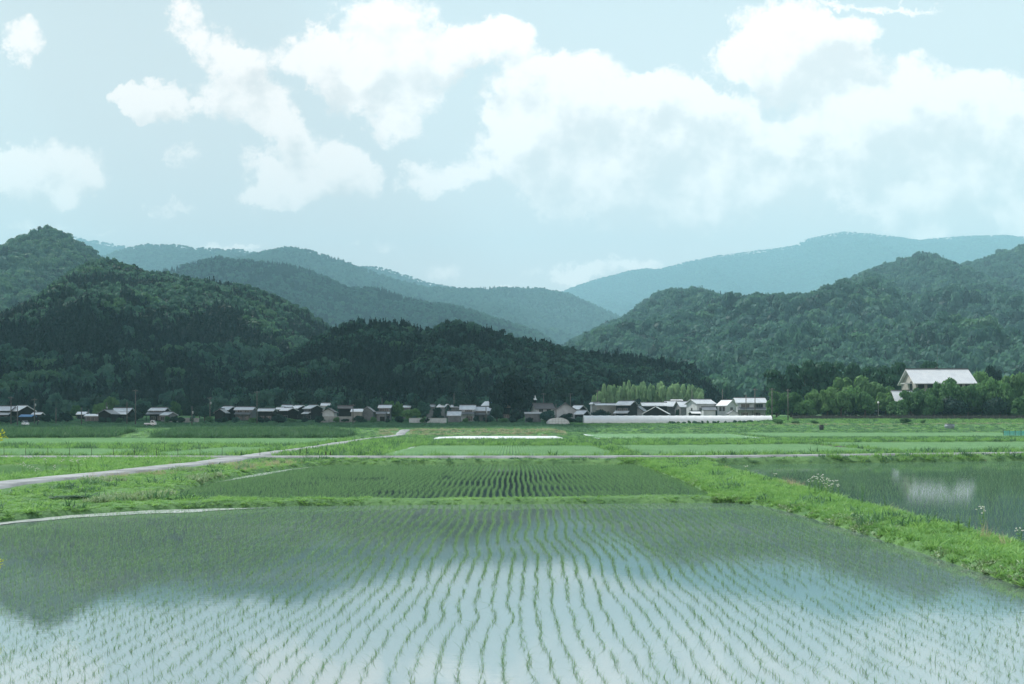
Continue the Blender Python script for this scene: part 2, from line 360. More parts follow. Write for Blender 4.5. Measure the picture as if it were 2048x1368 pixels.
# ------------------------------------------------------------------ scatter
def gn_scatter(name, pts, rot, scl, idx, variants, label=None, kind='stuff'):
    pts = np.asarray(pts, np.float32); n = len(pts)
    me = bpy.data.meshes.new(name); me.vertices.add(n); me.vertices.foreach_set('co', pts.ravel())
    a = me.attributes.new('rot', 'FLOAT_VECTOR', 'POINT'); a.data.foreach_set('vector', np.ascontiguousarray(rot, np.float32).ravel())
    a = me.attributes.new('scl', 'FLOAT_VECTOR', 'POINT'); a.data.foreach_set('vector', np.ascontiguousarray(scl, np.float32).ravel())
    a = me.attributes.new('vid', 'INT', 'POINT'); a.data.foreach_set('value', np.ascontiguousarray(idx, np.int32))
    col = bpy.data.collections.new(name+'_kinds')
    for k, v in enumerate(variants): col.objects.link(bpy.data.objects.new('%s_kind_%02d' % (name, k), v))
    ng = bpy.data.node_groups.new(name, 'GeometryNodeTree')
    ng.interface.new_socket('Geometry', in_out='INPUT', socket_type='NodeSocketGeometry'); ng.interface.new_socket('Geometry', in_out='OUTPUT', socket_type='NodeSocketGeometry')
    nn, ll = ng.nodes, ng.links
    gi = nn.new('NodeGroupInput'); go = nn.new('NodeGroupOutput'); ip = nn.new('GeometryNodeInstanceOnPoints'); ci = nn.new('GeometryNodeCollectionInfo')
    ci.inputs['Collection'].default_value = col; ci.inputs['Separate Children'].default_value = True; ci.inputs['Reset Children'].default_value = True
    def na(nm, t):
        q = nn.new('GeometryNodeInputNamedAttribute'); q.data_type = t; q.inputs['Name'].default_value = nm; return q.outputs['Attribute']
    e = nn.new('FunctionNodeEulerToRotation'); ll.new(na('rot', 'FLOAT_VECTOR'), e.inputs[0])
    ll.new(gi.outputs[0], ip.inputs['Points']); ll.new(ci.outputs[0], ip.inputs['Instance']); ip.inputs['Pick Instance'].default_value = True
    ll.new(na('vid', 'INT'), ip.inputs['Instance Index']); ll.new(e.outputs[0], ip.inputs['Rotation']); ll.new(na('scl', 'FLOAT_VECTOR'), ip.inputs['Scale'])
    ll.new(ip.outputs[0], go.inputs[0])
    o = link(name, me); md = o.modifiers.new('scatter', 'NODES'); md.node_group = ng
    return tag(o, label=label, kind=kind)
def simple_scatter(name, X, Y, Z, variants, smin, smax, tilt=.1, hs=1., idx=None, label=None):
    n = len(X); s = rng.uniform(smin, smax, n)
    rot = np.stack([rng.normal(0, tilt, n), rng.normal(0, tilt, n), rng.uniform(0, 6.283, n)], -1)
    return gn_scatter(name, np.stack([X, Y, Z], -1), rot, np.stack([s, s, s*rng.uniform(.8, 1.25, n)*hs], -1), rng.integers(0, len(variants), n) if idx is None else idx, variants, label)

def blades(n, r, hmin, hmax, w, bend, segs=3, lean=.25, base=None, seed=1):
    """n curved tapered blades rooted in a disc of radius r -> V, F"""
    g = np.random.default_rng(seed); V = []; Fs = []; k = 0
    for i in range(n):
        a = g.uniform(0, 6.283); q = r*math.sqrt(g.uniform()); bx, by = (q*math.cos(a), q*math.sin(a)) if base is None else base[i % len(base)]
        h = g.uniform(hmin, hmax); d = g.uniform(0, 6.283); ln = abs(g.normal(0, lean)); bd = bend*g.uniform(.3, 1.2)
        fx, fy = math.cos(d), math.sin(d); wd = d+math.pi/2+g.normal(0, .4); wx, wy = math.cos(wd), math.sin(wd)
        for j in range(segs+1):
            t = j/segs; o = h*(ln*t+bd*t*t); z = h*t*(1-.35*bd*t); ww = w*.5*(1-.86*t**1.6)
            V += [(bx+fx*o-wx*ww, by+fy*o-wy*ww, z), (bx+fx*o+wx*ww, by+fy*o+wy*ww, z)]
        for j in range(segs): Fs.append((k+2*j, k+2*j+1, k+2*j+3, k+2*j+2))
        k += 2*(segs+1)
    return np.array(V), np.array(Fs)
rice_v = [np_mesh('rice_tuft', *blades(4+s % 3, .018, .05, .13+.02*(s % 4), .0050, .75, 4, .25, None, s), M['rice']) for s in range(8)]
rice_v2 = [np_mesh('rice_tuft_grown', *blades(8, .03, .13, .25, .009, .5, 3, .18, None, 20+s), M['rice']) for s in range(6)]
def patch(rows, per, sx, sy, nb, h0, h1, w, mat, seed):
    g = np.random.default_rng(seed); V = []; Fs = []; k = 0
    for i in range(rows):
        for j in range(per):
            a, b = blades(nb, .05, h0, h1, w, .45, 2, .25, None, seed*1000+i*40+j)
            a[:,0] += (i-(rows-1)/2)*sx+g.normal(0, .02); a[:,1] += (j-(per-1)/2)*sy+g.normal(0, .03)
            V.append(a); Fs.append(b+k); k += len(a)
    return np_mesh('rice_patch', np.concatenate(V), np.concatenate(Fs), mat)
patch_near = [patch(5, 8, .3, .19, 3, .08, .17, .0065, M['rice'], 60+s) for s in range(4)]
patch_mid = [patch(7, 8, .3, .26, 6, .14, .27, .018, M['rice_far'], 80+s) for s in range(4)]
patch_lp = [patch(5, 8, .3, .19, 8, .25, .4, .02, M['rice'], 70+s) for s in range(3)]
grass_v = [np_mesh('grass_tuft', *blades(26, .17, .08, .34, .014, .5, 3, .35, None, 100+s), M['grass']) for s in range(5)]
grass_b = [np_mesh('weed_tuft', *blades(34, .45, .12, .42, .045, .5, 2, .4, None, 120+s), M['grass']) for s in range(4)]
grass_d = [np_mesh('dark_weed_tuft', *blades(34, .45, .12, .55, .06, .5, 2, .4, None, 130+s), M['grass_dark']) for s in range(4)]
grass_r = [np_mesh('seed_grass_tuft', *blades(16, .16, .3, .62, .008, .35, 3, .25, None, 140+s), M['grass_red']) for s in range(3)]
grass_y = [np_mesh('straw_tuft', *blades(34, .5, .1, .32, .05, .6, 2, .5, None, 150+s), M['grass_dry']) for s in range(3)]
clover = [np_mesh('clover_mat', *blades(30, .2, .03, .10, .05, .9, 2, .8, None, 160+s), M['white_leaf']) for s in range(3)]
broad_weed = [np_mesh('broad_weed', *blades(30, .2, .1, .36, .05, .8, 3, .6, None, 170+s), M['grass']) for s in range(4)]
# ------------------------------------------------------------------ rice in the two nearest paddies, plant by plant
def rows_in(poly, x0, x1, y0, y1, dx, dy, margin, seed, amp=.16):
    nr = int((x1-x0)/dx); ny_ = int((y1-y0)/dy)
    I, J = np.meshgrid(np.arange(nr), np.arange(ny_)); I = I.ravel(); J = J.ravel()
    g = np.random.default_rng(seed)
    Y = y0+J*dy+g.normal(0, .03, I.size); ps = I//6
    X = x0+I*dx+(fbm(Y*.33+ps*3.1, ps*5.7, seed, 3)-.5)*amp*2+(fbm(Y*.12, I*0+1.5, seed+4, 2)-.5)*.35+g.normal(0, .018, I.size)
    keep = (sdist(poly, X, Y) < -margin) & (g.uniform(size=I.size) > .06)
    keep &= ~((fbm(X*.5, Y*.5, seed+9, 3) > .77))
    return X[keep], Y[keep]
X, Y = rows_in(P1, -16, 10.4, 9.5, 46.5, .30, .085, .55, 31, .20)
o = np.argsort(np.hypot(X, Y)); X, Y = X[o], Y[o]
vis = (Y > 13.95) & (np.abs(X) < .468*Y)
near = np.zeros(len(X), bool); near[np.where(vis)[0][:300]] = True
g = np.random.default_rng(5)
for x, y in zip(X[near], Y[near]):
    o = bpy.data.objects.new('rice_seedling', rice_v[int(g.integers(8))]); C.objects.link(o)
    o.location = (x, y, -.01); o.rotation_euler = (g.normal(0, .12), g.normal(0, .12), g.uniform(0, 6.28)); s = g.uniform(.55, 1.1); o.scale = (s, s, s*g.uniform(.85, 1.2))
    tag(o, 'thin green rice seedling in the nearest line of open water at the bottom edge', 'rice seedling', 'rice seedlings along the bottom edge')
X, Y = X[~near], Y[~near]
k = Y+rng.normal(0, 2.5, len(Y))-.25*X < 24
simple_scatter('rice_seedlings', X[k], Y[k], X[k]*0-.01, rice_v, .5, 1.12, .2, label='young rice seedlings in wavy lines in the nearest open water')
simple_scatter('rice_seedlings', X[~k], Y[~k], X[~k]*0-.01, rice_v, .8, 1.45, .2, label='fuller rice seedlings in the far and left part of the nearest flooded paddy')
X, Y = rows_in(P2, -17, 10.4, 47.2, 88, .30, .14, .25, 47, .10)
simple_scatter('rice_plants', X, Y, X*0+.09, rice_v2, .6, .92, .1, label='green rice plants in close rows in the second paddy')
def patches(name, poly, z, variants, step, margin, label, s=1., rotq=True):
    xs = [p[0] for p in poly]; ys = [p[1] for p in poly]
    a, b = np.meshgrid(np.arange(min(xs), max(xs), step[0]), np.arange(min(ys), max(ys), step[1])); a = a.ravel(); b = b.ravel()
    k = sdist(poly, a, b) < -margin
    k &= np.abs(a) < .50*b+6
    a, b = a[k], b[k]; n = len(a)
    rot = np.zeros((n, 3)); rot[:,2] = np.where(rng.uniform(size=n) > .5, math.pi, 0) if rotq else 0
    sc = np.ones((n, 3)); sc[:,2] = s*(.8+.45*fbm(a*.08, b*.08, 8, 3))
    gn_scatter(name, np.stack([a, b, a*0+z-.01], -1), rot, sc, rng.integers(0, len(variants), n), variants, label)
patches('rice_rows', RP, 0, patch_near, (1.5, 1.52), .75, 'even young rice in the flooded paddy beyond the right levee')
patches('rice_rows', LP, .25, patch_lp, (1.5, 1.52), .6, 'dark green rice in the small paddy left of the path')
patches('rice_rows', M1, .6, patch_mid, (2.1, 2.08), 1.0, 'bright green rice rows in the middle paddy beyond the road')
patches('rice_rows', R1, .6, patch_mid, (2.1, 2.08), .9, 'bright green rice in the paddy right of centre beyond the road')
patches('rice_rows', R2, .62, patch_mid, (2.1, 2.08), .9, 'bright green rice in the right paddy beyond the diagonal channel', 1.1)
patches('rice_rows', R3, .9, patch_mid, (2.9, 2.5), 1.2, 'sparse pale green rice in the flooded field before the greenhouse', .9)
patches('rice_rows', R4, 1.1, patch_mid, (2.1, 2.08), 1., 'light green rice in the far right field below the straw bank', 1.1)
patches('rice_rows', L1a, .6, patch_mid, (2.1, 2.08), .8, 'light green rice between the fence stakes and the path', 1.)
patches('rice_rows', L1b, .6, patch_mid, (2.1, 2.08), .8, 'light green rice behind the left fence stakes', 1.)
patches('rice_rows', L2, .62, patch_mid, (2.1, 2.08), .8, 'tall bright green crop in the wide left field', 1.9)

# ------------------------------------------------------------------ grass on banks
def seg_d(pts, X, Y):
    d = np.full(X.shape, 1e9)
    for (ax, ay), (bx, by) in zip(pts[:-1], pts[1:]):
        ex, ey = bx-ax, by-ay; t = np.clip(((X-ax)*ex+(Y-ay)*ey)/(ex*ex+ey*ey), 0, 1); d = np.minimum(d, np.hypot(X-ax-t*ex, Y-ay-t*ey))
    return d
def sample(x0, x1, y0, y1, dens, marg=.05, road=1.75, xlim=.5):
    n = int((x1-x0)*(y1-y0)*dens); X = rng.uniform(x0, x1, n); Y = rng.uniform(y0, y1, n)
    k = np.abs(X) < xlim*Y+3; X, Y = X[k], Y[k]
    k = field_d(X, Y) > marg; X, Y = X[k], Y[k]
    k = (seg_d(ROAD, X, Y) > road) & (seg_d(PATH, X, Y) > road-.1); return X[k], Y[k]
def put(name, X, Y, var, a, b, tilt=.12, hs=1., label=None, idx=None):
    simple_scatter(name, X, Y, G(X, Y)-.02, var, a, b, tilt, hs, label=label, idx=idx)
X, Y = sample(8.5, 19, 9, 91, 44, .0, xlim=1.3)
hz = .75+.6*fbm(X*.6, Y*.35, 77, 3)
k = rng.uniform(size=len(X)) < .85
put('levee_grass', X[k], Y[k], grass_v+broad_weed, .40, .80, .15, .85, 'lush bright grass along the right levee')
X, Y = sample(8.5, 12.6, 19, 60, 20, .0); k = (field_d(X, Y) < .75) & (fbm(X*.3, Y*.45, 15, 3) > .52); put('clover', X[k], Y[k], clover, .6, 1.1, .25, 1., 'pale low clover at the water edge of the levee')
X, Y = sample(12.0, 14.6, 24, 72, 9, .0); k = (field_d(X, Y) < .9) & (fbm(X*.1, Y*.22, 25, 3) > .62); put('seed_grass', X[k], Y[k], grass_r, .55, .95, .15, .9, 'reddish seeding grass along the far edge of the levee')
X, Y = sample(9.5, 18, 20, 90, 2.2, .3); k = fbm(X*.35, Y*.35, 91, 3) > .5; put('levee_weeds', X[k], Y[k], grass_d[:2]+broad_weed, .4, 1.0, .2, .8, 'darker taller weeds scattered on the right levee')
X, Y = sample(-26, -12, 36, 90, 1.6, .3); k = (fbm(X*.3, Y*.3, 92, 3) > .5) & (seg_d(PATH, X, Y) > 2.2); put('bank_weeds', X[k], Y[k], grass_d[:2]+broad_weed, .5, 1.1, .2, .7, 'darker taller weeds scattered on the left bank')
X, Y = sample(-30, -6, 30, 91, 15, .02)
put('bank_grass', X, Y, grass_v+broad_weed, .35, .75, .15, .6, 'green grass and weeds on the left bank below the path')
X, Y = sample(-24, -12, 36, 70, 8, .1); k = fbm(X*.25, Y*.25, 35, 3) > .60; put('clover', X[k], Y[k], clover, .9, 1.6, .3, 2., 'pale clover patches on the left bank')
X, Y = sample(-24, -12, 36, 84, 6, .3); k = fbm(X*.18+7, Y*.18, 45, 3) > .60; put('seed_grass', X[k], Y[k], grass_r, .5, 1.0, .2, .8, 'reddish grass patches on the left bank')
X, Y = sample(-17, 11, 43, 49.5, 40, .0); k = rng.uniform(size=len(X)) < .6; X, Y = X[k], Y[k]
put('bund_grass', X, Y, grass_v+broad_weed, .18, .42, .2, .6, 'grass on the thin bund between the two nearest paddies')
X, Y = sample(-62, 62, 80, 118, 5, .05); k = (seg_d(ROAD, X, Y) < 6)
put('verge_weeds', X[k], Y[k], grass_d+grass_v+grass_b[:2], .35, .75, .15, .55, 'dark weeds on the embankment of the farm road')
X, Y = sample(14, 62, 86, 112, 3, .0); k = (seg_d(ROAD, X, Y) < 5.5) & (fbm(X*.12, Y*.12, 55, 3) > .62); put('seed_grass', X[k], Y[k], grass_r, .5, .9, .2, .7, 'reddish brown weeds below the road on the right')
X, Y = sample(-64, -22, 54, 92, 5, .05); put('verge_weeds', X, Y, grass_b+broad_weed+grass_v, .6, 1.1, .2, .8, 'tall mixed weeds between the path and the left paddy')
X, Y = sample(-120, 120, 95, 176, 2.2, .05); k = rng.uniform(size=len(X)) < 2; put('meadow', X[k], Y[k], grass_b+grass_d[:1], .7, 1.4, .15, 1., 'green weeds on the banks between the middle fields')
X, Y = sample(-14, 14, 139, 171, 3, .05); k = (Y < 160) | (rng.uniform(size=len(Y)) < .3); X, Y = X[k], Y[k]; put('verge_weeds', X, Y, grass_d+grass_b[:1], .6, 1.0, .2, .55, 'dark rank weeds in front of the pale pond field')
X, Y = sample(-180, 180, 170, 300, 1.0, .05); k = (np.abs(X-30) > 44) | (Y > 182) ; X, Y = X[k], Y[k]; put('meadow', X, Y, grass_b+grass_d[:3], .7, 1.3, .15, .5, 'green meadow on the terraces before the village')
X, Y = sample(-115, -31, 201, 216, 2.5, .0); k = np.abs(X+70) > 4; put('verge_weeds', X[k], Y[k], grass_d, 1.2, 2.2, .2, 1.3, 'dark hedge like weeds on the left terrace bank')
X, Y = sample(-30, 12, 239, 258, 1.5, .0); k = fbm(X*.12, Y*.5, 65, 3) > .5; put('straw', X[k], Y[k], grass_y, .9, 1.6, .2, .9, 'dry straw coloured grass on the bank behind the pond field')
X, Y = sample(70, 190, 334, 352, .8, .0); k = (np.abs(Y-347+3*np.sin(X*.07)) < 2.4); put('straw', X[k], Y[k], grass_y, .9, 1.6, .2, .8, 'dry straw line along the right bank')
X, Y = sample(-220, 230, 296, 430, .55, .05); k = X < 24; put('meadow', X[k], Y[k], grass_d, 1.2, 2.2, .15, .38, 'rough meadow in front of the left and middle village, cloud shade painted dark'); X, Y = X[~k], Y[~k]  # only dark weeds on the left: cloud shade deepened by colour
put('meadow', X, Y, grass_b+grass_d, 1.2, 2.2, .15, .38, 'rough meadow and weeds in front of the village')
X, Y = sample(20, 200, 352, 384, .9, .05); put('verge_weeds', X, Y, grass_b+grass_d[:1], 1.0, 1.9, .15, .8, 'tall weeds below the greenhouse and the right fence')

# ------------------------------------------------------------------ foliage meshes
def crown(clumps, nq, size, seed, up=.35, flat=0.):
    """leaf-sized faces spread over and through ellipsoid clumps (cx,cy,cz,rx,ry,rz)"""
    g = np.random.default_rng(seed); w = np.array([c[3]*c[4]+c[3]*c[5] for c in clumps]); w = w/w.sum(); V = []; 
    cnt = g.multinomial(nq, w)
    for c, n in zip(clumps, cnt):
        d = g.normal(size=(n, 3)); d /= np.linalg.norm(d, axis=1)[:,None]; d[:,2] = np.where(d[:,2] < -.35, -d[:,2], d[:,2])
        r = g.uniform(.72, 1.06, n)[:,None]; P = np.array(c[:3])+d*r*np.array(c[3:])
        nm = d+g.normal(0, .55, (n, 3)); nm[:,2] += up; nm /= np.linalg.norm(nm, axis=1)[:,None]
        t = np.cross(nm, g.normal(size=(n, 3))); t /= np.linalg.norm(t, axis=1)[:,None]; b = np.cross(nm, t)
        s = size*g.uniform(.55, 1.3, n)[:,None]; s2 = s*g.uniform(.5, .9, n)[:,None]
        V.append(np.stack([P-t*s, P-b*s2, P+t*s, P+b*s2], 1).reshape(-1, 3))
    V = np.concatenate(V); Fq = np.arange(len(V)).reshape(-1, 4)
    # dark inner masses so that a crown is not see-through everywhere
    u, v = np.meshgrid(np.linspace(0, 2*math.pi, 9)[:-1], np.linspace(.15, math.pi-.15, 5)); u = u.ravel(); v = v.ravel()
    for c in clumps:
        k = len(V); S = np.stack([np.cos(u)*np.sin(v), np.sin(u)*np.sin(v), np.cos(v)], -1)*(.64+g.uniform(-.08, .08, len(u)))[:,None]*np.array(c[3:])+np.array(c[:3])
        V = np.concatenate([V, S]); q = []
        for i in range(4):
            for j in range(8): q.append((k+i*8+j, k+(i+1)*8+j, k+(i+1)*8+(j+1) % 8, k+i*8+(j+1) % 8))
        Fq = np.concatenate([Fq, np.array(q)])
    return V, Fq
def round_clumps(seed, n=9, sp=.62, r0=.28, r1=.46):
    g = np.random.default_rng(seed); out = [(0, 0, .52, .55, .55, .42)]
    for i in range(n):
        a = 6.283*i/n+g.uniform(-.4, .4); z = g.uniform(.22, .86); q = sp*math.sqrt(max(.05, 1-((z-.5)/.5)**2))*g.uniform(.6, 1.05); r = g.uniform(r0, r1)
        out.append((q*math.cos(a)*.9, q*math.sin(a)*.9, z, r, r, r*.62))
    return out
def cone_clumps(seed):
    g = np.random.default_rng(seed); out = []
    for i in range(7):
        t = i/6; r = .62*(1-t)**.8+.09; out.append((g.normal(0, .05), g.normal(0, .05), .14+.8*t, r, r, .13))
    return out
def pine_clumps(seed):
    g = np.random.default_rng(seed); out = []
    for i in range(13):
        a = g.uniform(0, 6.283); z = g.uniform(.4, .95); q = g.uniform(.1, .75)*(1.15-.5*z); r = g.uniform(.25, .40)
        out.append((q*math.cos(a), q*math.sin(a), z, r, r, r*.26))
    return out
def bamboo_clumps(seed):
    g = np.random.default_rng(seed); out = []
    for i in range(10):
        a = g.uniform(0, 6.283); z = g.uniform(.35, .90); q = g.uniform(.1, .75); r = g.uniform(.20, .34)
        out.append((q*math.cos(a), q*math.sin(a), z, r, r, r*.8))
    return out
def bush_clumps(seed):
    g = np.random.default_rng(seed); out = [(0, 0, .42, .7, .7, .42)]
    for i in range(8):
        a = g.uniform(0, 6.283); q = g.uniform(.3, .72); r = g.uniform(.25, .42); out.append((q*math.cos(a), q*math.sin(a), g.uniform(.2, .72), r, r, r*.7))
    return out
def lumpy(s): return round_clumps(s, 24, .72, .17, .30)
KIND = {'round': (lumpy, .062, 2600), 'pine': (pine_clumps, .075, 1700), 'bamboo': (bamboo_clumps, .075, 1500), 'bush': (bush_clumps, .08, 1300), 'column': (lambda s: [(q[0]*.75, q[1]*.75, q[2], q[3], q[4], q[5]*.8) for q in round_clumps(s, 20, .78, .17, .30)], .06, 2200)}
CROWN = {}
def crown_mesh(kind, mat, v):
    key = (kind, mat, v)
    if key not in CROWN:
        f, s, n = KIND[kind]; CROWN[key] = np_mesh('crown', *crown(f(300+v*13+len(kind)), n, s, 400+v), M[mat])
    return CROWN[key]
def trunk_mesh(kind, v):
    key = ('trunk', kind, v)
    if key not in CROWN:
        g = np.random.default_rng(500+v); m = MB()
        if kind == 'bamboo':
            for i in range(7):
                a = g.uniform(0, 6.28); q = g.uniform(.05, .35); m.tube([(q*math.cos(a), q*math.sin(a), 0), (q*1.1*math.cos(a), q*1.1*math.sin(a), .5), (q*1.7*math.cos(a), q*1.7*math.sin(a), .85)], [.012, .010, .004], 5)
        else:
            hh = .25 if kind == 'bush' else .62
            m.tube([(0, 0, -.02), (g.normal(0, .02), g.normal(0, .02), hh*.5), (g.normal(0, .05), g.normal(0, .05), hh)], [.075, .052, .028], 8)
            for i in range(5):
                a = 6.28*i/5+g.uniform(-.4, .4); q = g.uniform(.3, .6); z0 = hh*g.uniform(.4, .85)
                m.tube([(0, 0, z0), (q*.5*math.cos(a), q*.5*math.sin(a), z0+.12), (q*math.cos(a), q*math.sin(a), z0+g.uniform(.12, .3))], [.032, .02, .008], 5)
        CROWN[key] = m.mesh('trunk', M['bark'])
    return CROWN[key]
TN = [0]
def tree(name, label, px, ytop, D, wpx, kind, mat, group=None, ybase=None, cat='tree', zb=None):
    x = X_at(px, D); z = g1(x, D) if zb is None else zb
    h = (CH+(HY-ytop)/F*D)-z; w = wpx/F*D/2*1.12
    t = empty(name, (x, D, z), rng.uniform(0, 6.28)); tag(t, label, cat, group); TN[0] += 1; v = TN[0] % 3
    sc = (w*1.05, w*1.05, h)
    for nm, me in (('crown', crown_mesh(kind, mat, v)), ('trunk' if kind != 'bamboo' else 'culms', trunk_mesh(kind, v))):
        o = link(nm, me, t); o.scale = sc if nm != 'trunk' else (min(w*1.05, h*.8), min(w*1.05, h*.8), h)
    return t

# ------------------------------------------------------------------ hills and the woods on them
far_round = [np_mesh('wood_crown', *crown(round_clumps(s, 6), 190, .20, s), M['broad']) for s in range(5)]
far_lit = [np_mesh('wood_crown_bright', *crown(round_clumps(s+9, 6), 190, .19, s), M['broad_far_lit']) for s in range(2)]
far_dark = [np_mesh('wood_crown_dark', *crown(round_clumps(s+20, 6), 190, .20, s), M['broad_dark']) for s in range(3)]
far_cone = [np_mesh('wood_cedar', *crown(cone_clumps(s), 170, .15, s), M['conifer']) for s in range(4)]
def hill(outline, Yr, Yb, th, seed, amp, wl, sp, conif, lit=.04, dark=.2, step=None, back=.45, zb=None, wf=.60):
    px = np.array([p[0] for p in outline], float); py = np.array([p[1] for p in outline], float)
    x0, x1 = X_at(px[0], Yr), X_at(px[-1], Yr); step = step or (x1-x0)/170
    def Hr(X):
        q = CX+np.asarray(X)*F/Yr; h = CH+(HY-np.interp(q, px, py))/F*Yr-th*.75
        return h+(fbm(X/(wl*.35), np.asarray(X)*0+seed, seed, 3)-.5)*th*.35
    zb0 = float(T(np.array([0.]), np.array([Yb]))[0]) if zb is None else zb
    def S(X, t):
        h = Hr(X); f = 4*np.clip(t, 0, 1)*(1-np.clip(t, 0, 1))
        Yw = t*(Yr-Yb)
        n1 = 1-np.abs(2*fbm((X+.35*Yw)/wl, Yw/(wl*2.2), seed+1, 2)-1); n2 = fbm(X/(wl*.32), Yw/(wl*.5), seed+2, 3)
        tt = np.clip(t, 0, 1)+f*(amp*(n1-.62)+amp*.5*(n2-.5)); tt = np.where(t > 1, 1, np.clip(tt, 0, 1.0))
        p = tt**1.06*(1-np.clip(t-1, 0, 9)*1.3)
        z = zb0+(h-zb0)*p; Y = Yb+Yw; cap = CH+(Hr(X*Yr/Y)-CH)*(Y/Yr)-th*.3*np.clip((1-t)*8, 0, 1)     # no spur rises above the ridge line behind it
        z = np.where(t < 1, np.minimum(z, np.maximum(cap, zb0+.5)), z)
        return Y, z-2.0*(1-np.clip(t*6, 0, 1))
    xs = np.arange(x0, x1+step, step); ts = np.linspace(0, 1+back, 70)
    Xg, Tg = np.meshgrid(xs, ts); Yg, Zg = S(Xg, Tg); n, m = Xg.shape; ii = np.arange(n*m).reshape(n, m)
    Fq = np.stack([ii[:-1,:-1], ii[:-1,1:], ii[1:,1:], ii[1:,:-1]], -1).reshape(-1, 4)
    tag(link('hill', np_mesh('hill', np.stack([Xg, Yg, Zg], -1).reshape(-1, 3), Fq, M['floor'], True)), kind='structure')
    L = math.hypot(Yr-Yb, float(np.max(Hr(xs)))-zb0)
    nx_, nt_ = int((x1-x0)/sp), int(L*1.06/sp)
    a, b = np.meshgrid(np.arange(nx_), np.arange(nt_)); g = np.random.default_rng(seed)
    Xp = x0+(a.ravel()+g.uniform(-.1, 1.1, a.size))*sp; tp = (b.ravel()+g.uniform(-.1, 1.1, a.size))/nt_*1.06
    Yp, Zp = S(Xp, tp); k = (np.abs(Xp) < .51*Yp+20) & (Zp > zb0+.3); Xp, Yp, Zp = Xp[k], Yp[k], Zp[k]; n = len(Xp)
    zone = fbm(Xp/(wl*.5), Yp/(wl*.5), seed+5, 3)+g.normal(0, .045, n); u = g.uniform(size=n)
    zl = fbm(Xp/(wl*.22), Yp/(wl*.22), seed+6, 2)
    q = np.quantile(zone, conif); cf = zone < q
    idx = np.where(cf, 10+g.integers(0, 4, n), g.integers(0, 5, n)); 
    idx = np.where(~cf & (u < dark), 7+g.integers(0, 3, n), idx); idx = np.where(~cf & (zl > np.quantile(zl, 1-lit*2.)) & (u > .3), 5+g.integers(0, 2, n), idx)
    s = g.uniform(.75, 1.25, n); wd = np.where(cf, .40, wf)*th*s; ht = np.where(cf, 1.08, .92)*th*g.uniform(.8, 1.2, n)
    rot = np.stack([g.normal(0, .04, n), g.normal(0, .04, n), g.uniform(0, 6.28, n)], -1)
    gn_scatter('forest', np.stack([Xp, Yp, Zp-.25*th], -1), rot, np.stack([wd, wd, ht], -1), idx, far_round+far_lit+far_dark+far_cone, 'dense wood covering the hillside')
    return n
nh = []
B = [(395,860),(430,800),(520,735),(600,692),(660,657),(700,640),(760,640),(810,640),(850,660),(885,646),(920,642),(970,652),(1050,677),(1100,684),(1160,702),(1250,710),(1330,717),(1370,724),(1405,752),(1440,790),(1475,832),(1490,856)]
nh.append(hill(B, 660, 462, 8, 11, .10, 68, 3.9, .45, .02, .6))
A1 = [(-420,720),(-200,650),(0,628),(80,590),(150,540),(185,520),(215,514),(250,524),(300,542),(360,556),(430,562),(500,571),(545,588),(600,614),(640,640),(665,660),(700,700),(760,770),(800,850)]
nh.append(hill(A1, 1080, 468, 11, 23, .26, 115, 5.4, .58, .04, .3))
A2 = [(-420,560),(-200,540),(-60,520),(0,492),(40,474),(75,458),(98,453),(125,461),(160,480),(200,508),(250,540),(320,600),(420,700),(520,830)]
nh.append(hill(A2, 1900, 1000, 17, 29, .26, 150, 10, .06, .22, .12))  # larger share of bright crowns puts sunlight on this peak by colour
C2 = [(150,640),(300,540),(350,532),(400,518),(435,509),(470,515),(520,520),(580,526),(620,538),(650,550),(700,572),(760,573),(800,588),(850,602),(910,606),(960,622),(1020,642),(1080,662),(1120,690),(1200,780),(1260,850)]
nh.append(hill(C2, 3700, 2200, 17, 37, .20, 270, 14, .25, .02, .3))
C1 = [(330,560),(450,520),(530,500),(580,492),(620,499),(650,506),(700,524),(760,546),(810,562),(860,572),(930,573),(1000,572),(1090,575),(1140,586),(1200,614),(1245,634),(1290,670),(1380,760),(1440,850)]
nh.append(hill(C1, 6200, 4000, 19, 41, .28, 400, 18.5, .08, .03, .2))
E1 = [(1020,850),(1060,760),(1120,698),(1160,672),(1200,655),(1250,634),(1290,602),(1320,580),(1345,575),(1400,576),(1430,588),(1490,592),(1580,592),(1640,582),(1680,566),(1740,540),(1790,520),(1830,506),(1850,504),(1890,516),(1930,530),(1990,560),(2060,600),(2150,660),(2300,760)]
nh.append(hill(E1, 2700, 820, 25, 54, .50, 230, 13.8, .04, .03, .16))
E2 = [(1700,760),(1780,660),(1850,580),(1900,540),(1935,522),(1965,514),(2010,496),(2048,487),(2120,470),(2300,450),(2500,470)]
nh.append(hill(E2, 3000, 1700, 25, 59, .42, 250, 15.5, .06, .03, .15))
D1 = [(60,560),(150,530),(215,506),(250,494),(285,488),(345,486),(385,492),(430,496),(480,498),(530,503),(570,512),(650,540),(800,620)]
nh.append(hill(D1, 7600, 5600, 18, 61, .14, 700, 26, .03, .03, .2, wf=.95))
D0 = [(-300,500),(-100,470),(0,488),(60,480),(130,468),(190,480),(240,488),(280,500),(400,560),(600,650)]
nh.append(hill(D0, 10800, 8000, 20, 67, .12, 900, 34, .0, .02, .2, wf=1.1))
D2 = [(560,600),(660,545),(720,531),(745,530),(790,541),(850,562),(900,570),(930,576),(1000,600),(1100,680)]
nh.append(hill(D2, 8600, 6600, 19, 71, .12, 800, 27, .0, .02, .2, wf=.95))
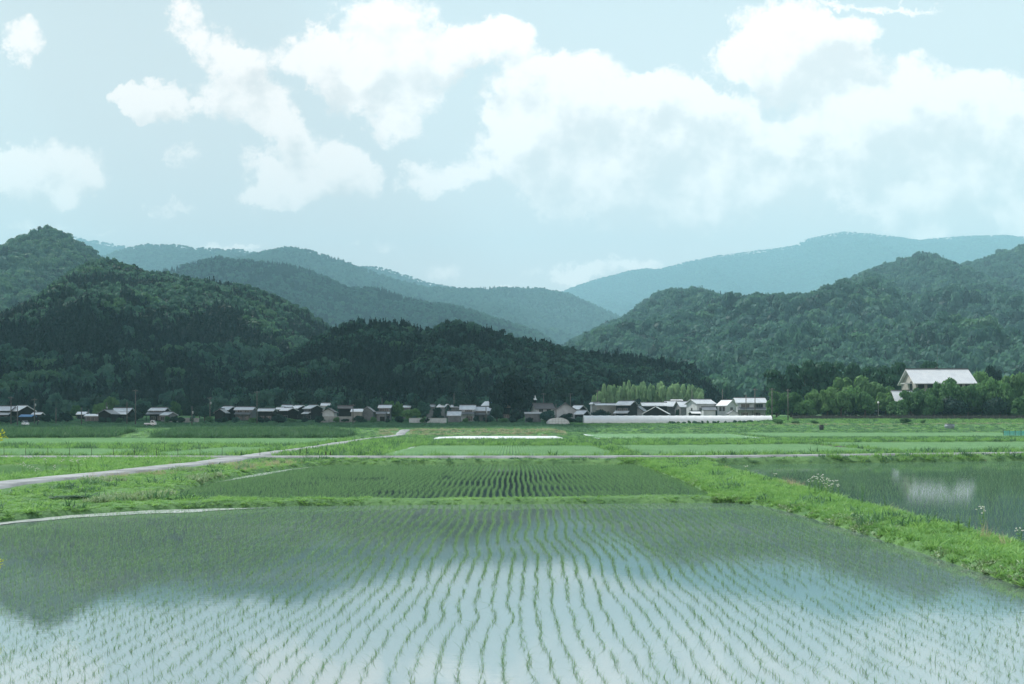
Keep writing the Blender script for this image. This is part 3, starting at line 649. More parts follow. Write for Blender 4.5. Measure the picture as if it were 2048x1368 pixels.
D3 = [(960,700),(1060,610),(1120,583),(1160,568),(1200,555),(1260,540),(1290,535),(1315,538),(1380,521),(1440,509),(1500,501),(1550,496),(1590,490),(1615,477),(1650,468),(1690,462),(1740,466),(1790,472),(1840,479),(1890,473),(1930,471),(1970,470),(2010,468),(2060,474),(2200,480),(2500,520)]
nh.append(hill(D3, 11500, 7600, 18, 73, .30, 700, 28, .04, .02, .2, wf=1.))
print('forest trees', nh, sum(nh))
# ------------------------------------------------------------------ houses
def window(root, face, u, z, w, h, W, D, bars=1):
    """window on the front (-y), right (+x) or left (-x) wall of a W x D house"""
    f = MB(); p = MB()
    def bx(m, a, b, c, d, e):        # a along wall, b height, c outwards offset of the slab centre, d width, e height
        t = .06
        if face == 'f': m.box((a, -D/2-c, b), (d, t, e))
        elif face == 'r': m.box((W/2+c, a, b), (t, d, e))
        else: m.box((-W/2-c, a, b), (t, d, e))
    s = .07
    bx(f, u, z+h/2, .03, w, s); bx(f, u, z-h/2, .03, w, s)
    for k in range(bars+2): bx(f, u-w/2+w*k/(bars+1), z, .031, s, h-s)
    bx(p, u, z, .0, w-s, h-s)
    fo = f.build('window', M['frame'], root); p.build('pane', M['glass'], fo)
def gable_roof(W, D, wh, rh, over, thick, gov=None):
    """two roof slabs, ridge along x"""
    gov = over if gov is None else gov; m = MB(); k = rh/(D/2); x = W/2+gov; e = D/2+over; ze = wh-over*k
    for s in (-1, 1):
        m.prism([(-x, s*e, ze), (-x, 0, wh+rh), (-x, 0, wh+rh+thick), (-x, s*e, ze+thick)], (2*x, 0, 0))
    return m
def house(label, x0, x1, yr, ye, D, rot=0, wall='plaster', roof='tile', depth=None, wins=(), pent=None, over=.55, name='house', cat='house', group=None, zb=None, ridge=True, door=None, gov=None, trim=None):
    """x0..x1: roof extent in photo pixels, yr / ye: ridge and eave rows, rot 0 = roof slope to the viewer, 90 = gable to the viewer"""
    th = abs(R(rot)); px = (x0+x1)/2; ext = (x1-x0)*D/F
    x = X_at(px, D); z = g1(x, D)-.05 if zb is None else zb
    if rot in (90, -90): d = ext-2*over; w = depth or d*1.25
    else:
        w0 = ext/(math.cos(th)+.62*math.sin(th)); d = depth or max(4.5, min(9., w0*.66)); w = (ext-math.sin(th)*d)/math.cos(th) if depth else w0
        w = max(3., w-2*over*.8); d = max(3., d-over)
    ze = CH+(HY-ye)/F*D; zr = CH+(HY-yr)/F*D; rh = max(.5, zr-ze)*d/(d+2*over); wh = max(2.1, ze-z+rh/(d/2)*over); rh = max(rh, .6)
    root = tag(empty(name, (x, D+ (d/2 if rot == 0 else 0), z), R(rot)), label, cat, group)
    m = MB(); a = wh-.02; m.prism([(-w/2, -d/2, -.6), (-w/2, d/2, -.6), (-w/2, d/2, a), (-w/2, 0, a+rh-.03), (-w/2, -d/2, a)], (w, 0, 0)); m.build('wall', M[wall], root)
    r = gable_roof(w, d, wh, rh, over, .20, gov).build('roof', M[roof], root)
    if ridge:
        q = MB(); q.box((0, 0, wh+rh+.27), (w+2*(over if gov is None else gov)+.1, .34, .30)); q.build('ridge_cap', M['ridge'], r)
    for ww in wins:
        f, u, zz, a, b = ww[:5]; u = u*(w if f == 'f' else d)/2; window(root, f, u, min(zz, wh-b/2-.15) if f == 'f' else zz, a, b, w, d, ww[5] if len(ww) > 5 else 1)
    if pent:
        zz, out, a, b = pent[:4]; q = MB(); q.prism([(a*w/2, -d/2-.02, zz+out*.38), (a*w/2, -d/2-.02, zz+out*.38+.16), (a*w/2, -d/2-out, zz+.16), (a*w/2, -d/2-out, zz)], ((b-a)*w/2, 0, 0))
        q.build('porch_roof', M[pent[4] if len(pent) > 4 else roof], root)
        p = MB(); 
        for k in (a+.06, (a+b)/2, b-.06): p.box((k*w/2, -d/2-out+.25, zz/2-.2), (.14, .14, zz+.25))
        p.build('porch_post', M['wood'], root)
    if door: 
        q = MB(); q.box((door*w/2, -d/2-.02, .95), (1.7, .08, 1.95)); q.build('door', M['wood'], root)
    return root
VG = 'village houses'
W2 = [('f',-.5,1.3,1.6,1.1),('f',.45,1.3,1.8,1.3),('f',-.45,4.1,1.6,1.),('f',.4,4.1,1.6,1.)]
W1 = [('f',-.5,1.3,1.6,1.2),('f',.5,1.3,1.6,1.2)]
def houses():
    H = house
    H('grey tiled house cut off by the left edge of the picture', -12, 22, 813, 822, 395, 0, 'wood', 'tile', 7, W1, (2.4, 2.0, -1, 1.15), group=VG)
    H('large dark barn with a pale roof and pale right gable near the left edge', 24, 66, 812, 823, 400, -24, 'wood', 'sheet', 8, W1, None, group=VG, name='barn', cat='barn')
    H('small shed with a tiny white roof just right of the dark barn', 66, 79, 825.5, 829.5, 398, 0, 'wood', 'sheet', 3.5, (), None, .3, group=VG, name='shed', cat='shed')
    H('low lean-to with a faded blue roof in front of the dark barn', 38, 64, 832, 836, 385, 0, 'wood', 'blue', 4, (), None, .3, group=VG, name='shed', cat='shed', ridge=False)
    H('tiny white roofed hut alone on the green terrace at left', 154, 170, 827, 832, 425, 0, 'wood', 'sheet', 3.4, (), None, .4, group=VG, name='shed', cat='shed', ridge=False)
    H('long low pale shed with one wide dark opening at left', 168, 200, 832, 834.2, 392, 0, 'greywall', 'sheet', 5, (('f',.1,1.1,4.2,1.4,2),), None, .3, group=VG, name='shed', cat='shed', ridge=False)
    H('dark gabled storehouse between the long pale shed and a tiled house', 202, 232, 820.5, 829, 388, 90, 'wood', 'tile_dark', 8, (('r',0,2.2,1.4,1.2),), None, group=VG, name='storehouse', cat='storehouse')
    H('house with a wide grey roof and a white porch roof beside the dark storehouse', 222, 259, 816.5, 824, 398, 0, 'wood', 'tile', 7, W1, (2.5, 2.4, -.7, 1.1, 'sheet'), group=VG)
    H('two storey dark house with a stepped grey roof behind the white pickup', 297, 330, 816, 822, 396, 0, 'wood', 'tile', 7, W2, (2.6, 2.2, -1.3, 1.1, 'tile_dark'), group=VG)
    H('low wing with a pale patched roof right of the two storey dark house', 326, 350, 825, 831, 392, -22, 'greywall', 'tile', 5.5, W1, None, .4, group=VG)
    H('small dark gabled shed left of the twin roofed farmhouse', 431, 456, 818.5, 827, 398, 90, 'wood', 'tile_dark', 6, (), None, group=VG, name='shed', cat='shed')
    H('farmhouse with the left one of two joined pale roofs', 446, 468, 813.5, 821, 408, -14, 'wood', 'tile', 7, W1, None, group=VG)
    H('long farmhouse with a pale tiled roof and a row of windows', 468, 506, 814.5, 820.5, 402, 0, 'greywall', 'tile', 7, W2, (2.4, 1.8, -1, .9, 'tile_dark'), group=VG)
    H('low grey roofed house beside the dark round bush at left centre', 514, 547, 817.5, 823, 398, 0, 'wood', 'tile', 7, W1, None, group=VG)
    H('grey house with a thin pale ridge at the back of the left hamlet', 562, 583, 810.5, 815.5, 432, 0, 'greywall', 'tile', 6, W1, None, group=VG)
    H('small house with a slanted pale roof at the left end of the hamlet row', 556, 568, 815.5, 819.5, 424, -25, 'wood', 'sheet', 4.5, (), None, .4, group=VG)
    H('dark house with a bright sloping roof, first of three in step', 567, 589, 816.5, 822, 412, -28, 'wood', 'sheet', 6, W1, None, group=VG)
    H('dark house with a bright sloping roof, second of three in step', 588, 610, 811.5, 817.5, 418, -28, 'wood', 'sheet', 6.5, W1, None, group=VG)
    H('tallest dark house with a bright sloping roof, third of three in step', 610, 644, 811, 818, 410, -30, 'wood', 'tile', 7.5, W2, (2.4, 1.8, -1, 1.2), group=VG)
    H('tiny pale roofed hut high behind the stepped hamlet roofs', 641, 659, 806.5, 812, 455, 0, 'plaster', 'sheet', 5, (), None, .4, group=VG)
    H('brown gabled storehouse with a white lower front in the hamlet', 645, 674, 817.5, 826, 398, 90, 'plaster', 'tile_brown', 7, (), None, .6, group=VG, name='storehouse', cat='storehouse')
    H('long brown walled barn with a thin white ridge behind the white storehouse', 672, 708, 812.5, 818, 422, 12, 'wood', 'tile_brown', 7, (), None, group=VG, name='barn', cat='barn')
    H('small house under a bright white sheet roof in the middle of the hamlet', 701, 725, 818.5, 824, 398, 0, 'beige', 'sheet', 6, W1, None, .4, group=VG, ridge=False)
    H('dark gabled house right of the bright white sheet roof', 722, 751, 814.5, 825, 404, 90, 'greywall', 'tile_dark', 7, (('r',0,2.3,1.4,1.2),), None, .5, group=VG)
    H('two storey grey house at the right end of the hamlet', 756, 782, 810.5, 816.5, 402, 0, 'greywall', 'tile', 7, W2, (2.6, 1.6, -1, 1), group=VG)
    H('low grey shed with a pale door at the foot of the two storey grey house', 752, 772, 824, 828.5, 392, 0, 'greywall', 'tile_dark', 4, (), None, .3, group=VG, name='shed', cat='shed', door=.3)
    for i, (a, b, yr, ye, q, rm) in enumerate([(805,819,811.5,815.5,'half hidden grey roof above the light green bush','tile'),(852,869,809.5,815,'half hidden dull grey roof left of a white sloping one','tile_dark'),(878,897,808.5,815,'half hidden white sloping roof among garden trees','sheet'),(902,918,810.5,815,'half hidden pale roof just left of the tall tiled house','tile')]):
        H(q, a, b, yr, ye, 440, -20 if i == 2 else 0, 'greywall', rm, 6, (), None, .4, group=VG)
    H('low grey shed with a broad pale roof attached left of the tall tiled house', 894, 922, 823, 832, 385, 0, 'greywall', 'tile', 5.5, (), None, .35, group=VG, name='shed', cat='shed')
    H('tall two storey house with a pale tiled roof in the centre of the village', 919, 951, 811, 820, 394, 0, 'plaster', 'tile', 7, [('f',-.1,4.3,1.5,1.4,1),('f',.45,4.3,1.2,1.4),('f',.3,1.2,2.2,1.6,2)], (2.7, 2.0, -1.05, 1.05, 'tile_dark'), group=VG)
    H('lower pale roofed house with small windows joined to the tall house', 948, 982, 814, 822.5, 397, 0, 'greywall', 'tile', 7, [('f',-.7,3.6,1.1,.9),('f',-.3,3.6,1.1,.9),('f',.2,3.6,1.4,.9,2),('f',.6,3.6,1.1,.9)], (2.4, 1.8, -1, 1.2, 'tile_dark'), group=VG)
    r = H('white roofed building with a bright blue end panel behind the village centre', 966, 989, 803.5, 812, 440, -28, 'plaster', 'sheet', 6, (), None, .3, group=VG, ridge=False)
    m = MB(); m.box((3.0, -2.2, 4.6), (1.6, 1.6, 5.4)); m.build('blue_panel', M['blue'], r)
    H('house with a pinkish tiled roof beside the big dark round tree', 1003, 1022, 809.5, 815.5, 425, 0, 'wood', 'tile_red', 6, W1, None, group=VG)
    H('low flat roofed grey shed with a white door left of the white gable', 1049, 1083, 825.5, 828.5, 384, 0, 'greywall', 'tile_dark', 6, (('f',-.2,1.3,1.4,1.),), None, .3, group=VG, name='shed', cat='shed', ridge=False)
    H('white house wing with a long dark roof behind the low grey shed', 1060, 1110, 808, 819, 420, 12, 'plaster', 'tile_brown', 9, W2, None, .5, group=VG)
    H('white gabled house with three narrow windows facing the fields', 1104, 1156, 807.5, 824, 396, 90, 'plaster', 'tile_brown', 11, [('r',-.10,5.2,.85,1.5,0),('r',.04,5.2,.85,1.5,0),('r',.18,5.2,.85,1.5,0)], None, .7, group=VG)
    H('house with a bright roof and curved gable right of the white gable', 1143, 1172, 811.5, 819.5, 412, -30, 'wood', 'sheet', 6.5, W1, None, .5, group=VG)
    H('low shed with a broad pale roof in front of the curved gable house', 1147, 1182, 821.5, 829.5, 388, -26, 'wood', 'tile', 6.5, (), None, .4, group=VG, name='shed', cat='shed')
    H('small white gabled roof peeping out behind the beige barn', 1183, 1199, 805.5, 809, 432, -20, 'plaster', 'sheet', 5, (), None, .4, group=VG)
    H('long beige barn with a low pale roof behind garden shrubs', 1184, 1234, 807.5, 811.5, 408, 8, 'beige', 'tile', 8, (('f',.5,1.6,1.4,1.1),), None, .35, group=VG, name='barn', cat='barn')
    H('dark two storey house with a bright roof and two lower porch roofs', 1228, 1279, 803, 811.5, 400, -27, 'wood', 'tile', 8.5, W2, (2.8, 2.2, -1.1, 1.0, 'tile'), group=VG)
    H('white walled house with a steep narrow side gable beside the black barn', 1262, 1290, 812, 824, 404, 60, 'plaster', 'tile_dark', 6, (('r',0,3.2,.9,.9),), None, .5, group=VG)
    H('black gabled barn with a bright white left roof edge behind the long greenhouse', 1283, 1342, 814, 829, 386, 78, 'wood', 'sheet', 9, (), None, .5, group=VG, name='barn', cat='barn')
    H('house with a wide bright tiled roof behind the black barn', 1284, 1336, 805.5, 812.5, 412, 0, 'wood', 'tile', 8, W1, None, group=VG)
    H('house with a broad grey roof half hidden behind the wide bright roof', 1326, 1366, 803, 814, 424, -10, 'greywall', 'tile', 8, (), None, group=VG)
    H('house with a grey hipped looking roof left of the white two storey house', 1349, 1384, 803.5, 815, 416, 10, 'greywall', 'tile', 8, W1, None, group=VG)
    H('small bright roofed hut at the back just below the bamboo', 1343, 1366, 799.5, 803.5, 446, 0, 'plaster', 'sheet', 5, (), None, .4, group=VG)
    H('white two storey house with a plain grey roof and small dark windows', 1372, 1430, 799.5, 809, 402, 20, 'plaster', 'tile', 8.5, [('f',-.6,4.2,1.1,1.2),('f',-.2,4.2,1.1,1.2),('f',.4,4.2,1.1,1.2),('f',.3,1.3,2.,1.6,2),('l',0,4.2,1.,1.)], None, .6, group=VG)
    H('small white storehouse with its own little grey roof in front of the white house', 1405, 1433, 814.5, 821, 390, 0, 'plaster', 'tile_dark', 4.6, (), None, .45, group=VG, name='storehouse', cat='storehouse', door=.2)
    H('tiny dark hut with a bright roof edge in front of the white two storey house', 1377, 1401, 823.5, 827.5, 384, 14, 'wood', 'sheet', 3.4, (), None, .3, group=VG, name='shed', cat='shed')
    H('pale grey gabled house with a bright left roof slope', 1430, 1478, 801, 812.5, 398, -38, 'plaster', 'sheet', 8.5, [('f',-.3,4.0,.9,1.5),('f',.4,4.0,.9,1.5),('r',0,4.1,2.0,1.1,2),('r',-.5,1.3,1.2,1.2)], None, .5, group=VG)
    H('small pale shed with a rounded dark gable below the pale grey gabled house', 1453, 1477, 822, 829, 386, 90, 'plaster', 'tile_dark', 4, (), None, .4, group=VG, name='shed', cat='shed')
    H('two storey house with a wide light roof at the right end of the village', 1472, 1534, 796, 806.5, 404, 0, 'plaster', 'tile', 8.5, [('f',-.45,4.4,3.0,1.6,3),('f',.5,4.4,3.2,1.6,3),('f',-.5,1.2,2.4,1.7,3),('f',.4,1.2,2.4,1.7,3)], (2.9, 2.4, -1.05, 1.05, 'tile_dark'), .7, group=VG)
houses()

# the long-roofed hall among the trees at right
def hall():
    D = 392.; x0, x1 = X_at(1811, 400), X_at(1936, 400); w = x1-x0; d = 14.5; cx = (x0+x1)/2; yc = 400.; z = g1(cx, D)
    root = tag(empty('hall', (cx, yc, z)), 'large beige hall with a long pale ridged roof standing above the trees at right', 'hall')
    zr = CH+(HY-739.5)/F*400-z; ze = CH+(HY-768)/F*(400-d/2-1.0)-z; over = 1.0; rh = (zr-ze)*(d/2)/(d/2+over); wh = zr-rh; gov = .5
    m = MB(); W = w-2.2
    m.prism([(-W/2, -d/2, -.6), (-W/2, d/2, -.6), (-W/2, d/2, wh-.05), (-W/2, 0, wh+rh-.08), (-W/2, -d/2, wh-.05)], (W, 0, 0)); m.build('wall', M['beige'], root)
    r = gable_roof(W, d, wh, rh, over, .25, 1.1).build('roof', M['hallroof'], root)
    q = MB(); q.box((0, 0, wh+rh+.34), (w+.1, .5, .42)); q.build('ridge_cap', M['ridge'], r)
    q = MB(); q.box((0, 0, wh+rh+.6), (.9, .5, .7)); q.build('ridge_ornament', M['ridge'], r)
    q = MB(); q.tube([(0.2, .0, wh+rh+.5), (.2, 0, wh+rh+9.)], .05, 5); q.build('aerial', M['pole'], r)
    q = MB()
    for k in range(6): q.box((-W/2+1.8+k*(W-3.6)/5, -d/2-.06, wh-1.6), (2.2, .14, 1.7))
    q.build('dark_panels', M['wood'], root)  # row of dark timber panels on the front wall
    q = MB(); q.box((-W/2-.03, -2.6, wh-1.2), (.10, 1.7, 3.2)); q.build('doorway', M['wood'], root)
    q = MB(); q.box((-W/2-1.3, -1.4, wh-.2), (2.6, 4.6, .30)); q.build('canopy', M['sheet'], root)
    # lower annex in front of the left gable, part of the same building
    ax = X_at(1803, 388)-cx; ay = 388-yc; aw, ad = 6.4, 7.; azr = CH+(HY-782)/F*388-z; aze = CH+(HY-804)/F*(388-ad/2-.6)-z; arh = (azr-aze)*(ad/2)/(ad/2+.6); awh = azr-arh
    m = MB(); m.prism([(ax-aw/2, ay-ad/2, -.6), (ax-aw/2, ay+ad/2, -.6), (ax-aw/2, ay+ad/2, awh-.05), (ax-aw/2, ay, awh+arh-.08), (ax-aw/2, ay-ad/2, awh-.05)], (aw, 0, 0)); m.build('annex_wall', M['beige'], root)
    a = gable_roof(aw, ad, awh, arh, .6, .2, .5); a.v = [(p[0]+ax, p[1]+ay, p[2]) for p in a.v]; ro = a.build('annex_roof', M['hallroof'], root)
    q = MB(); q.box((ax, ay, awh+arh+.28), (aw+1.1, .4, .32)); q.build('ridge_cap', M['ridge'], ro)
M['hallroof'] = surf('ribbed_sheet_roof', (.68,.71,.73), (.58,.61,.64), .33, .5, .4, .4, wave=(1.9,'X'))
hall()
def spire():
    x = X_at(1070, 470); z = CH+(HY-800)/F*470; g0 = g1(x, 470); r = tag(empty('shrine_tower', (x, 470, g0)), 'small white peaked tower top seen between the dark round tree and the wood', 'tower')
    h = z-g0; m = MB(); m.box((0, 0, h/2), (1.1, 1.1, h)); m.build('shaft', M['wood'], r)
    m = MB(); pr = [(1.0, 0), (.8, .2), (.5, .7), (.3, 1.3), (.15, 1.9), (.06, 2.3)]
    for a in range(8):
        pass
    n = 12; k0 = []
    for rr, zz in pr: k0 += [(rr*math.cos(6.283*i/n), rr*math.sin(6.283*i/n), h+zz) for i in range(n)]
    m.add(k0, [(j*n+i, j*n+(i+1) % n, (j+1)*n+(i+1) % n, (j+1)*n+i) for j in range(len(pr)-1) for i in range(n)]+[tuple(range(n))[::-1], tuple(range((len(pr)-1)*n, len(pr)*n))]); m.build('peaked_roof', M['sheet'], r, True)
spire()

# ------------------------------------------------------------------ greenhouses
def tunnel(name, label, cx, cy, L, w, h, rz, nh, end=False):
    root = tag(empty(name, (cx, cy, g1(cx, cy)-.1), rz), label, 'greenhouse'); prof = []
    for i in range(17):
        a = math.pi*i/16; prof.append((-w/2*math.copysign(abs(math.cos(a))**.95, math.cos(a)), h*math.sin(a)**.95))
    m = MB(); n = len(prof); K = nh*3+1
    for k in range(K):
        x = -L/2+L*k/(K-1); sag = 1-.02*(k % 3 != 0); m.v += [(x, p*sag, q*sag) for p, q in prof]
    for k in range(K-1):
        for i in range(n-1): m.f.append((k*n+i, (k+1)*n+i, (k+1)*n+i+1, k*n+i+1))
    m.build('film_cover', M['film'], root, True)
    for k in range(nh+1):
        x = -L/2+L*k/nh; q = MB(); q.tube([(x, p*1.012, z*1.012+.01) for p, z in prof], .035, 5); q.build('hoop', M['paint'], root, True)
    for sgn in (-1, 1):
        e = MB(); e.add([(sgn*(L/2-.04), p*.985, q*.985) for p, q in prof], [tuple(range(n))]); eo = e.build('end_sheet', M['film'], root)
        if end:
            b = MB()
            for k in range(-3, 4):
                y = k*w/7.2; hh = h*math.sqrt(max(.02, 1-(2*y/w)**2))*.97; b.box((sgn*(L/2+.02), y, hh/2), (.07, .07, hh))
            for zz in (.45, .8): b.box((sgn*(L/2+.02), 0, h*zz), (.06, w*math.sqrt(1-zz*zz)*.97, .06))
            b.build('end_frame', M['metal'], eo)
    return root
tunnel('greenhouse', 'long white film greenhouse tunnel lying across the front of the village', (X_at(1168, 372)+X_at(1545, 372))/2, 375, X_at(1545, 372)-X_at(1168, 372), 6.2, 2.85, R(.3), 22)
tunnel('greenhouse', 'short arched greenhouse with its glazed end facing the fields', X_at(1117, 362), 370, 16, 7.3, 2.15, R(90), 6, True)

# ------------------------------------------------------------------ trees one can tell apart
def trees():
    t = tree
    # left village
    t('bush', 'dark garden bush at the left edge below the grey tiled house', 12, 831, 375, 40, 'bush', 'broad_dark', cat='bush')
    t('bush', 'dark round bush at the right end of the hedge beside the lone hut', 132, 823.5, 385, 24, 'bush', 'broad_dark', cat='bush')
    t('bush', 'grey green bush in the middle of the hedge right of the dark barn', 112, 826, 386, 26, 'bush', 'broad', cat='bush')
    t('bush', 'low dark bush at the left end of the hedge right of the dark barn', 90, 827, 384, 26, 'bush', 'broad_dark', cat='bush')
    t('tree', 'bright green tree on the slope above the long pale shed', 199, 806, 430, 30, 'round', 'broad_lit')
    t('tree', 'light green tree climbing the slope behind the dark storehouse', 222, 793, 445, 36, 'round', 'broad_lit')
    t('tree', 'mid green round tree behind the wide grey roof at left', 250, 798, 450, 40, 'round', 'broad')
    t('tree', 'mid green tree between the two left tiled houses', 284, 800, 448, 42, 'round', 'broad')
    t('bush', 'dark low bush beside the tall pole between the left houses', 272, 822, 396, 26, 'bush', 'broad_dark', cat='bush')
    t('tree', 'rounded grey green tree standing alone left of the twin roofed farmhouse', 409, 808, 396, 27, 'column', 'broad')
    t('bush', 'dark spreading bush in front of the hamlet at left centre', 557, 826.5, 376, 34, 'bush', 'broad_dark', cat='bush')
    t('bush', 'small dark bush beside the white storehouse front', 638, 829, 378, 18, 'bush', 'broad_dark', cat='bush')
    t('bush', 'dark shrub below the bright white sheet roof', 717, 830, 384, 26, 'bush', 'broad_dark', cat='bush')
    t('tree', 'dull feathery tree behind the low grey roofed house', 522, 782, 470, 52, 'bamboo', 'broad')
    t('tree', 'broad dark tree behind the stepped hamlet roofs', 606, 782, 475, 58, 'round', 'broad_dark')
    t('tree', 'pale crowned tall tree behind the hamlet', 680, 768, 500, 34, 'round', 'broad')
    t('tree', 'bright green tree at the right end of the hamlet', 796, 804, 408, 26, 'round', 'broad_lit')
    t('bush', 'light green arching bush right of the two storey grey house', 820, 815, 398, 42, 'bush', 'broad_lit', cat='bush')
    t('bush', 'small dark bush at the foot of the light arching bush', 799, 831, 378, 20, 'bush', 'broad_dark', cat='bush')
    t('tree', 'mid green garden tree behind the light arching bush', 846, 803, 418, 34, 'round', 'broad')
    t('tree', 'dark cone shaped garden tree left of the low grey shed', 874, 813, 390, 24, 'column', 'broad_dark')
    t('tree', 'loose dark tree with gaps at the right end of the tall house row', 994, 806, 392, 34, 'round', 'broad_dark')
    t('tree', 'very big dark round tree rising over the village centre', 1027, 750, 426, 98, 'round', 'broad_black')
    t('bush', 'dark shrub under the big round tree beside the low shed', 1034, 818, 394, 34, 'bush', 'broad_dark', cat='bush')
    t('bush', 'round green bush in front of the white house wing', 1094, 818, 382, 36, 'bush', 'broad', cat='bush')
    t('bush', 'dark bush below the three narrow windows', 1132, 824.5, 384, 26, 'bush', 'broad_dark', cat='bush')
    t('tree', 'dark broad tree behind the white gabled house', 1116, 757, 485, 62, 'round', 'broad_dark')
    t('tree', 'dark tall tree next left of the bamboo grove', 1160, 753, 490, 74, 'round', 'broad_dark')
    t('tree', 'green topped dark tree rising behind the left end of the bamboo', 1232, 751, 500, 78, 'round', 'broad_dark')
    t('bush', 'dark shrubs in front of the long beige barn', 1204, 818, 392, 46, 'bush', 'broad_dark', cat='bush')
    t('shrub', 'neat dark green column shrub right of the black barn', 1355, 815.5, 386, 11, 'column', 'broad_dark', cat='shrub')
    # bamboo grove
    for i, (px, yt) in enumerate([(1197,783),(1206,776),(1217,772),(1228,770),(1240,769),(1252,766),(1263,770),(1275,769),(1287,767),(1298,769),(1308,768),(1319,768),(1330,771),(1341,768),(1352,770),(1363,769),(1374,770),(1384,773),(1394,776),(1403,783)]):
        t('bamboo_plume', 'feathery pale green bamboo plume in the grove behind the tiled houses', px, yt, 462+(i*7 % 12), 26, 'bamboo', 'bamboo', 'bamboo grove', cat='bamboo')
    # pines behind, right
    for px, yt, q in [(1556,748,'leftmost dark pine of the grove at the right end of the village'),(1582,737,'tall dark pine second from the left in the grove'),(1612,731,'broad topped dark pine third from the left in the grove'),(1646,733,'dark pine above the gap between the street trees'),(1680,732,'dark pine behind the clipped light trees'),(1712,736,'dark pine in the right half of the grove'),(1744,741,'dark pine second from the hall in the grove'),(1776,738,'dark pine close to the left gable of the hall'),(1806,734,'dark pine peeping over the left end of the hall ridge'),(1858,731,'dark pine top behind the middle of the hall roof')]:
        t('pine_tree', q, px, yt-6, 440 if px < 1790 else 450, 74, 'pine', 'pine', 'pines of the grove beside the hall', cat='pine')
    for px, yt, w, k, m, q, D in [
      (1553,782,46,'round','broad_near','dark green tree behind the right end of the greenhouse',392),
      (1582,784,52,'round','broad_near','round tree behind the two right utility poles',388),
      (1606,796,50,'bush','broad_near','low spreading tree left of the clipped light trees',386),
      (1630,774,46,'column','broad_lit','leftmost of the clipped light green trees',390),
      (1655,770,48,'column','broad_lit','clipped light green tree with trunk showing below, second of the row',386),
      (1682,775,48,'column','broad_lit','yellowish clipped tree in the middle of the row',384),
      (1706,768,48,'column','broad_near','tallest clipped tree of the row',388),
      (1730,780,54,'column','broad_near','dark skirted tree at the right end of the clipped row',383),
      (1690,757,84,'bamboo','broad_lit','soft pale tree behind the clipped row',425),
      (1754,764,62,'bamboo','broad_lit','soft pale tree between the clipped row and the hall',424),
      (1772,784,46,'round','broad_lit','yellow green small tree left of the hall annex',388),
      (1796,796,50,'bush','broad_near','dark round bush below the hall annex roof',382),
      (1822,782,54,'round','broad_near','leafy tree in front of the annex end',382),
      (1846,775,58,'round','broad_near','bushy tree under the left end of the hall eave',384),
      (1866,786,50,'bush','broad_near','lower green tree under the hall eave',380),
      (1897,757,72,'round','broad_near','tall spreading tree rising over the hall eave with a bare trunk',384),
      (1910,792,62,'bush','broad_dark','dark low tree with drooping skirt below the tall spreading tree',379),
      (1936,770,60,'round','broad_near','leafy tree below the right end of the hall roof',384),
      (1966,760,66,'round','broad_near','broad tree just right of the hall roof',388),
      (1962,742,62,'round','broad_lit','light domed tree behind the right end of the hall',430),
      (1986,729,42,'round','broad_dark','dark domed tree highest behind the right trees',442),
      (2000,760,64,'round','broad_near','leafy tree with thin trunk near the right edge',384),
      (1992,792,48,'bush','broad_dark','dark rounded bush hung with pale creeper near the right edge',378),
      (2026,746,66,'round','broad_lit','bright tall tree second from the right edge',394),
      (2052,740,70,'round','broad_near','tall tree cut by the right edge of the picture',392),
      (2040,786,60,'bush','broad_near','low bushy tree at the right edge',380)]:
        t('tree' if k != 'bush' else 'bush', q, px, yt, D, w, k, m, 'trees around the hall')
    for px, yt, w, q in [(1810,835,26,'rounded dark shrub on the meadow before the fence'),(1846,839,10,'small round shrub on the meadow right of the bigger one'),(1556,836,22,'shrub at the right end of the long greenhouse'),(1590,840,20,'weedy shrub right of the greenhouse end'),(1628,840,18,'weedy shrub halfway between greenhouse and barrel')]:
        t('shrub', q, px, yt, 350, w, 'bush', 'broad_near', 'shrubs on the right meadow', cat='shrub')
    t('shrub', 'dark tangled shrub on the left grassy bank close to the water', 130, 990, 45.2, 74, 'bush', 'grass_dark', cat='shrub')
trees()
g = np.random.default_rng(77)
for i, px in enumerate(np.linspace(200, 1160, 46)):
    px = px+g.uniform(-9, 9)
    if 285 < px < 322 or 1096 < px < 1142: continue
    tree('bush', 'low garden bush in the ragged row along the front of the village', px, g.uniform(830, 836), g.uniform(377, 386), g.uniform(11, 22), 'bush', ['broad_dark', 'broad', 'broad_near', 'broad_dark'][i % 4], 'garden bushes along the village front', cat='bush')
for i, px in enumerate(np.linspace(60, 1480, 34)):
    px = px+g.uniform(-14, 14); yt = g.uniform(797, 812)
    tree('tree', 'small leafy tree standing between or behind the village houses', px, yt, g.uniform(436, 452), g.uniform(20, 34), 'round', ['broad_dark', 'broad', 'broad_near', 'broad_dark', 'broad'][i % 5], 'small trees among the village houses')
for i, px in enumerate(np.linspace(1590, 2060, 26)):
    tree('bush', 'leafy underplanting bush below the trees around the hall', px+g.uniform(-6, 6), g.uniform(806, 822), g.uniform(388, 396), g.uniform(26, 40), 'bush', ['broad_dark', 'broad', 'broad_near'][i % 3], 'bushes under the trees around the hall', cat='bush')
for i, px in enumerate(np.linspace(1340, 1545, 22)):
    tree('weed_bush', 'small leafy weed growing against the foot of the long greenhouse', px+g.uniform(-4, 4), g.uniform(839, 844), 366, g.uniform(6, 12), 'bush', ['broad_near', 'broad'][i % 2], 'weeds at the foot of the greenhouse', cat='weed')

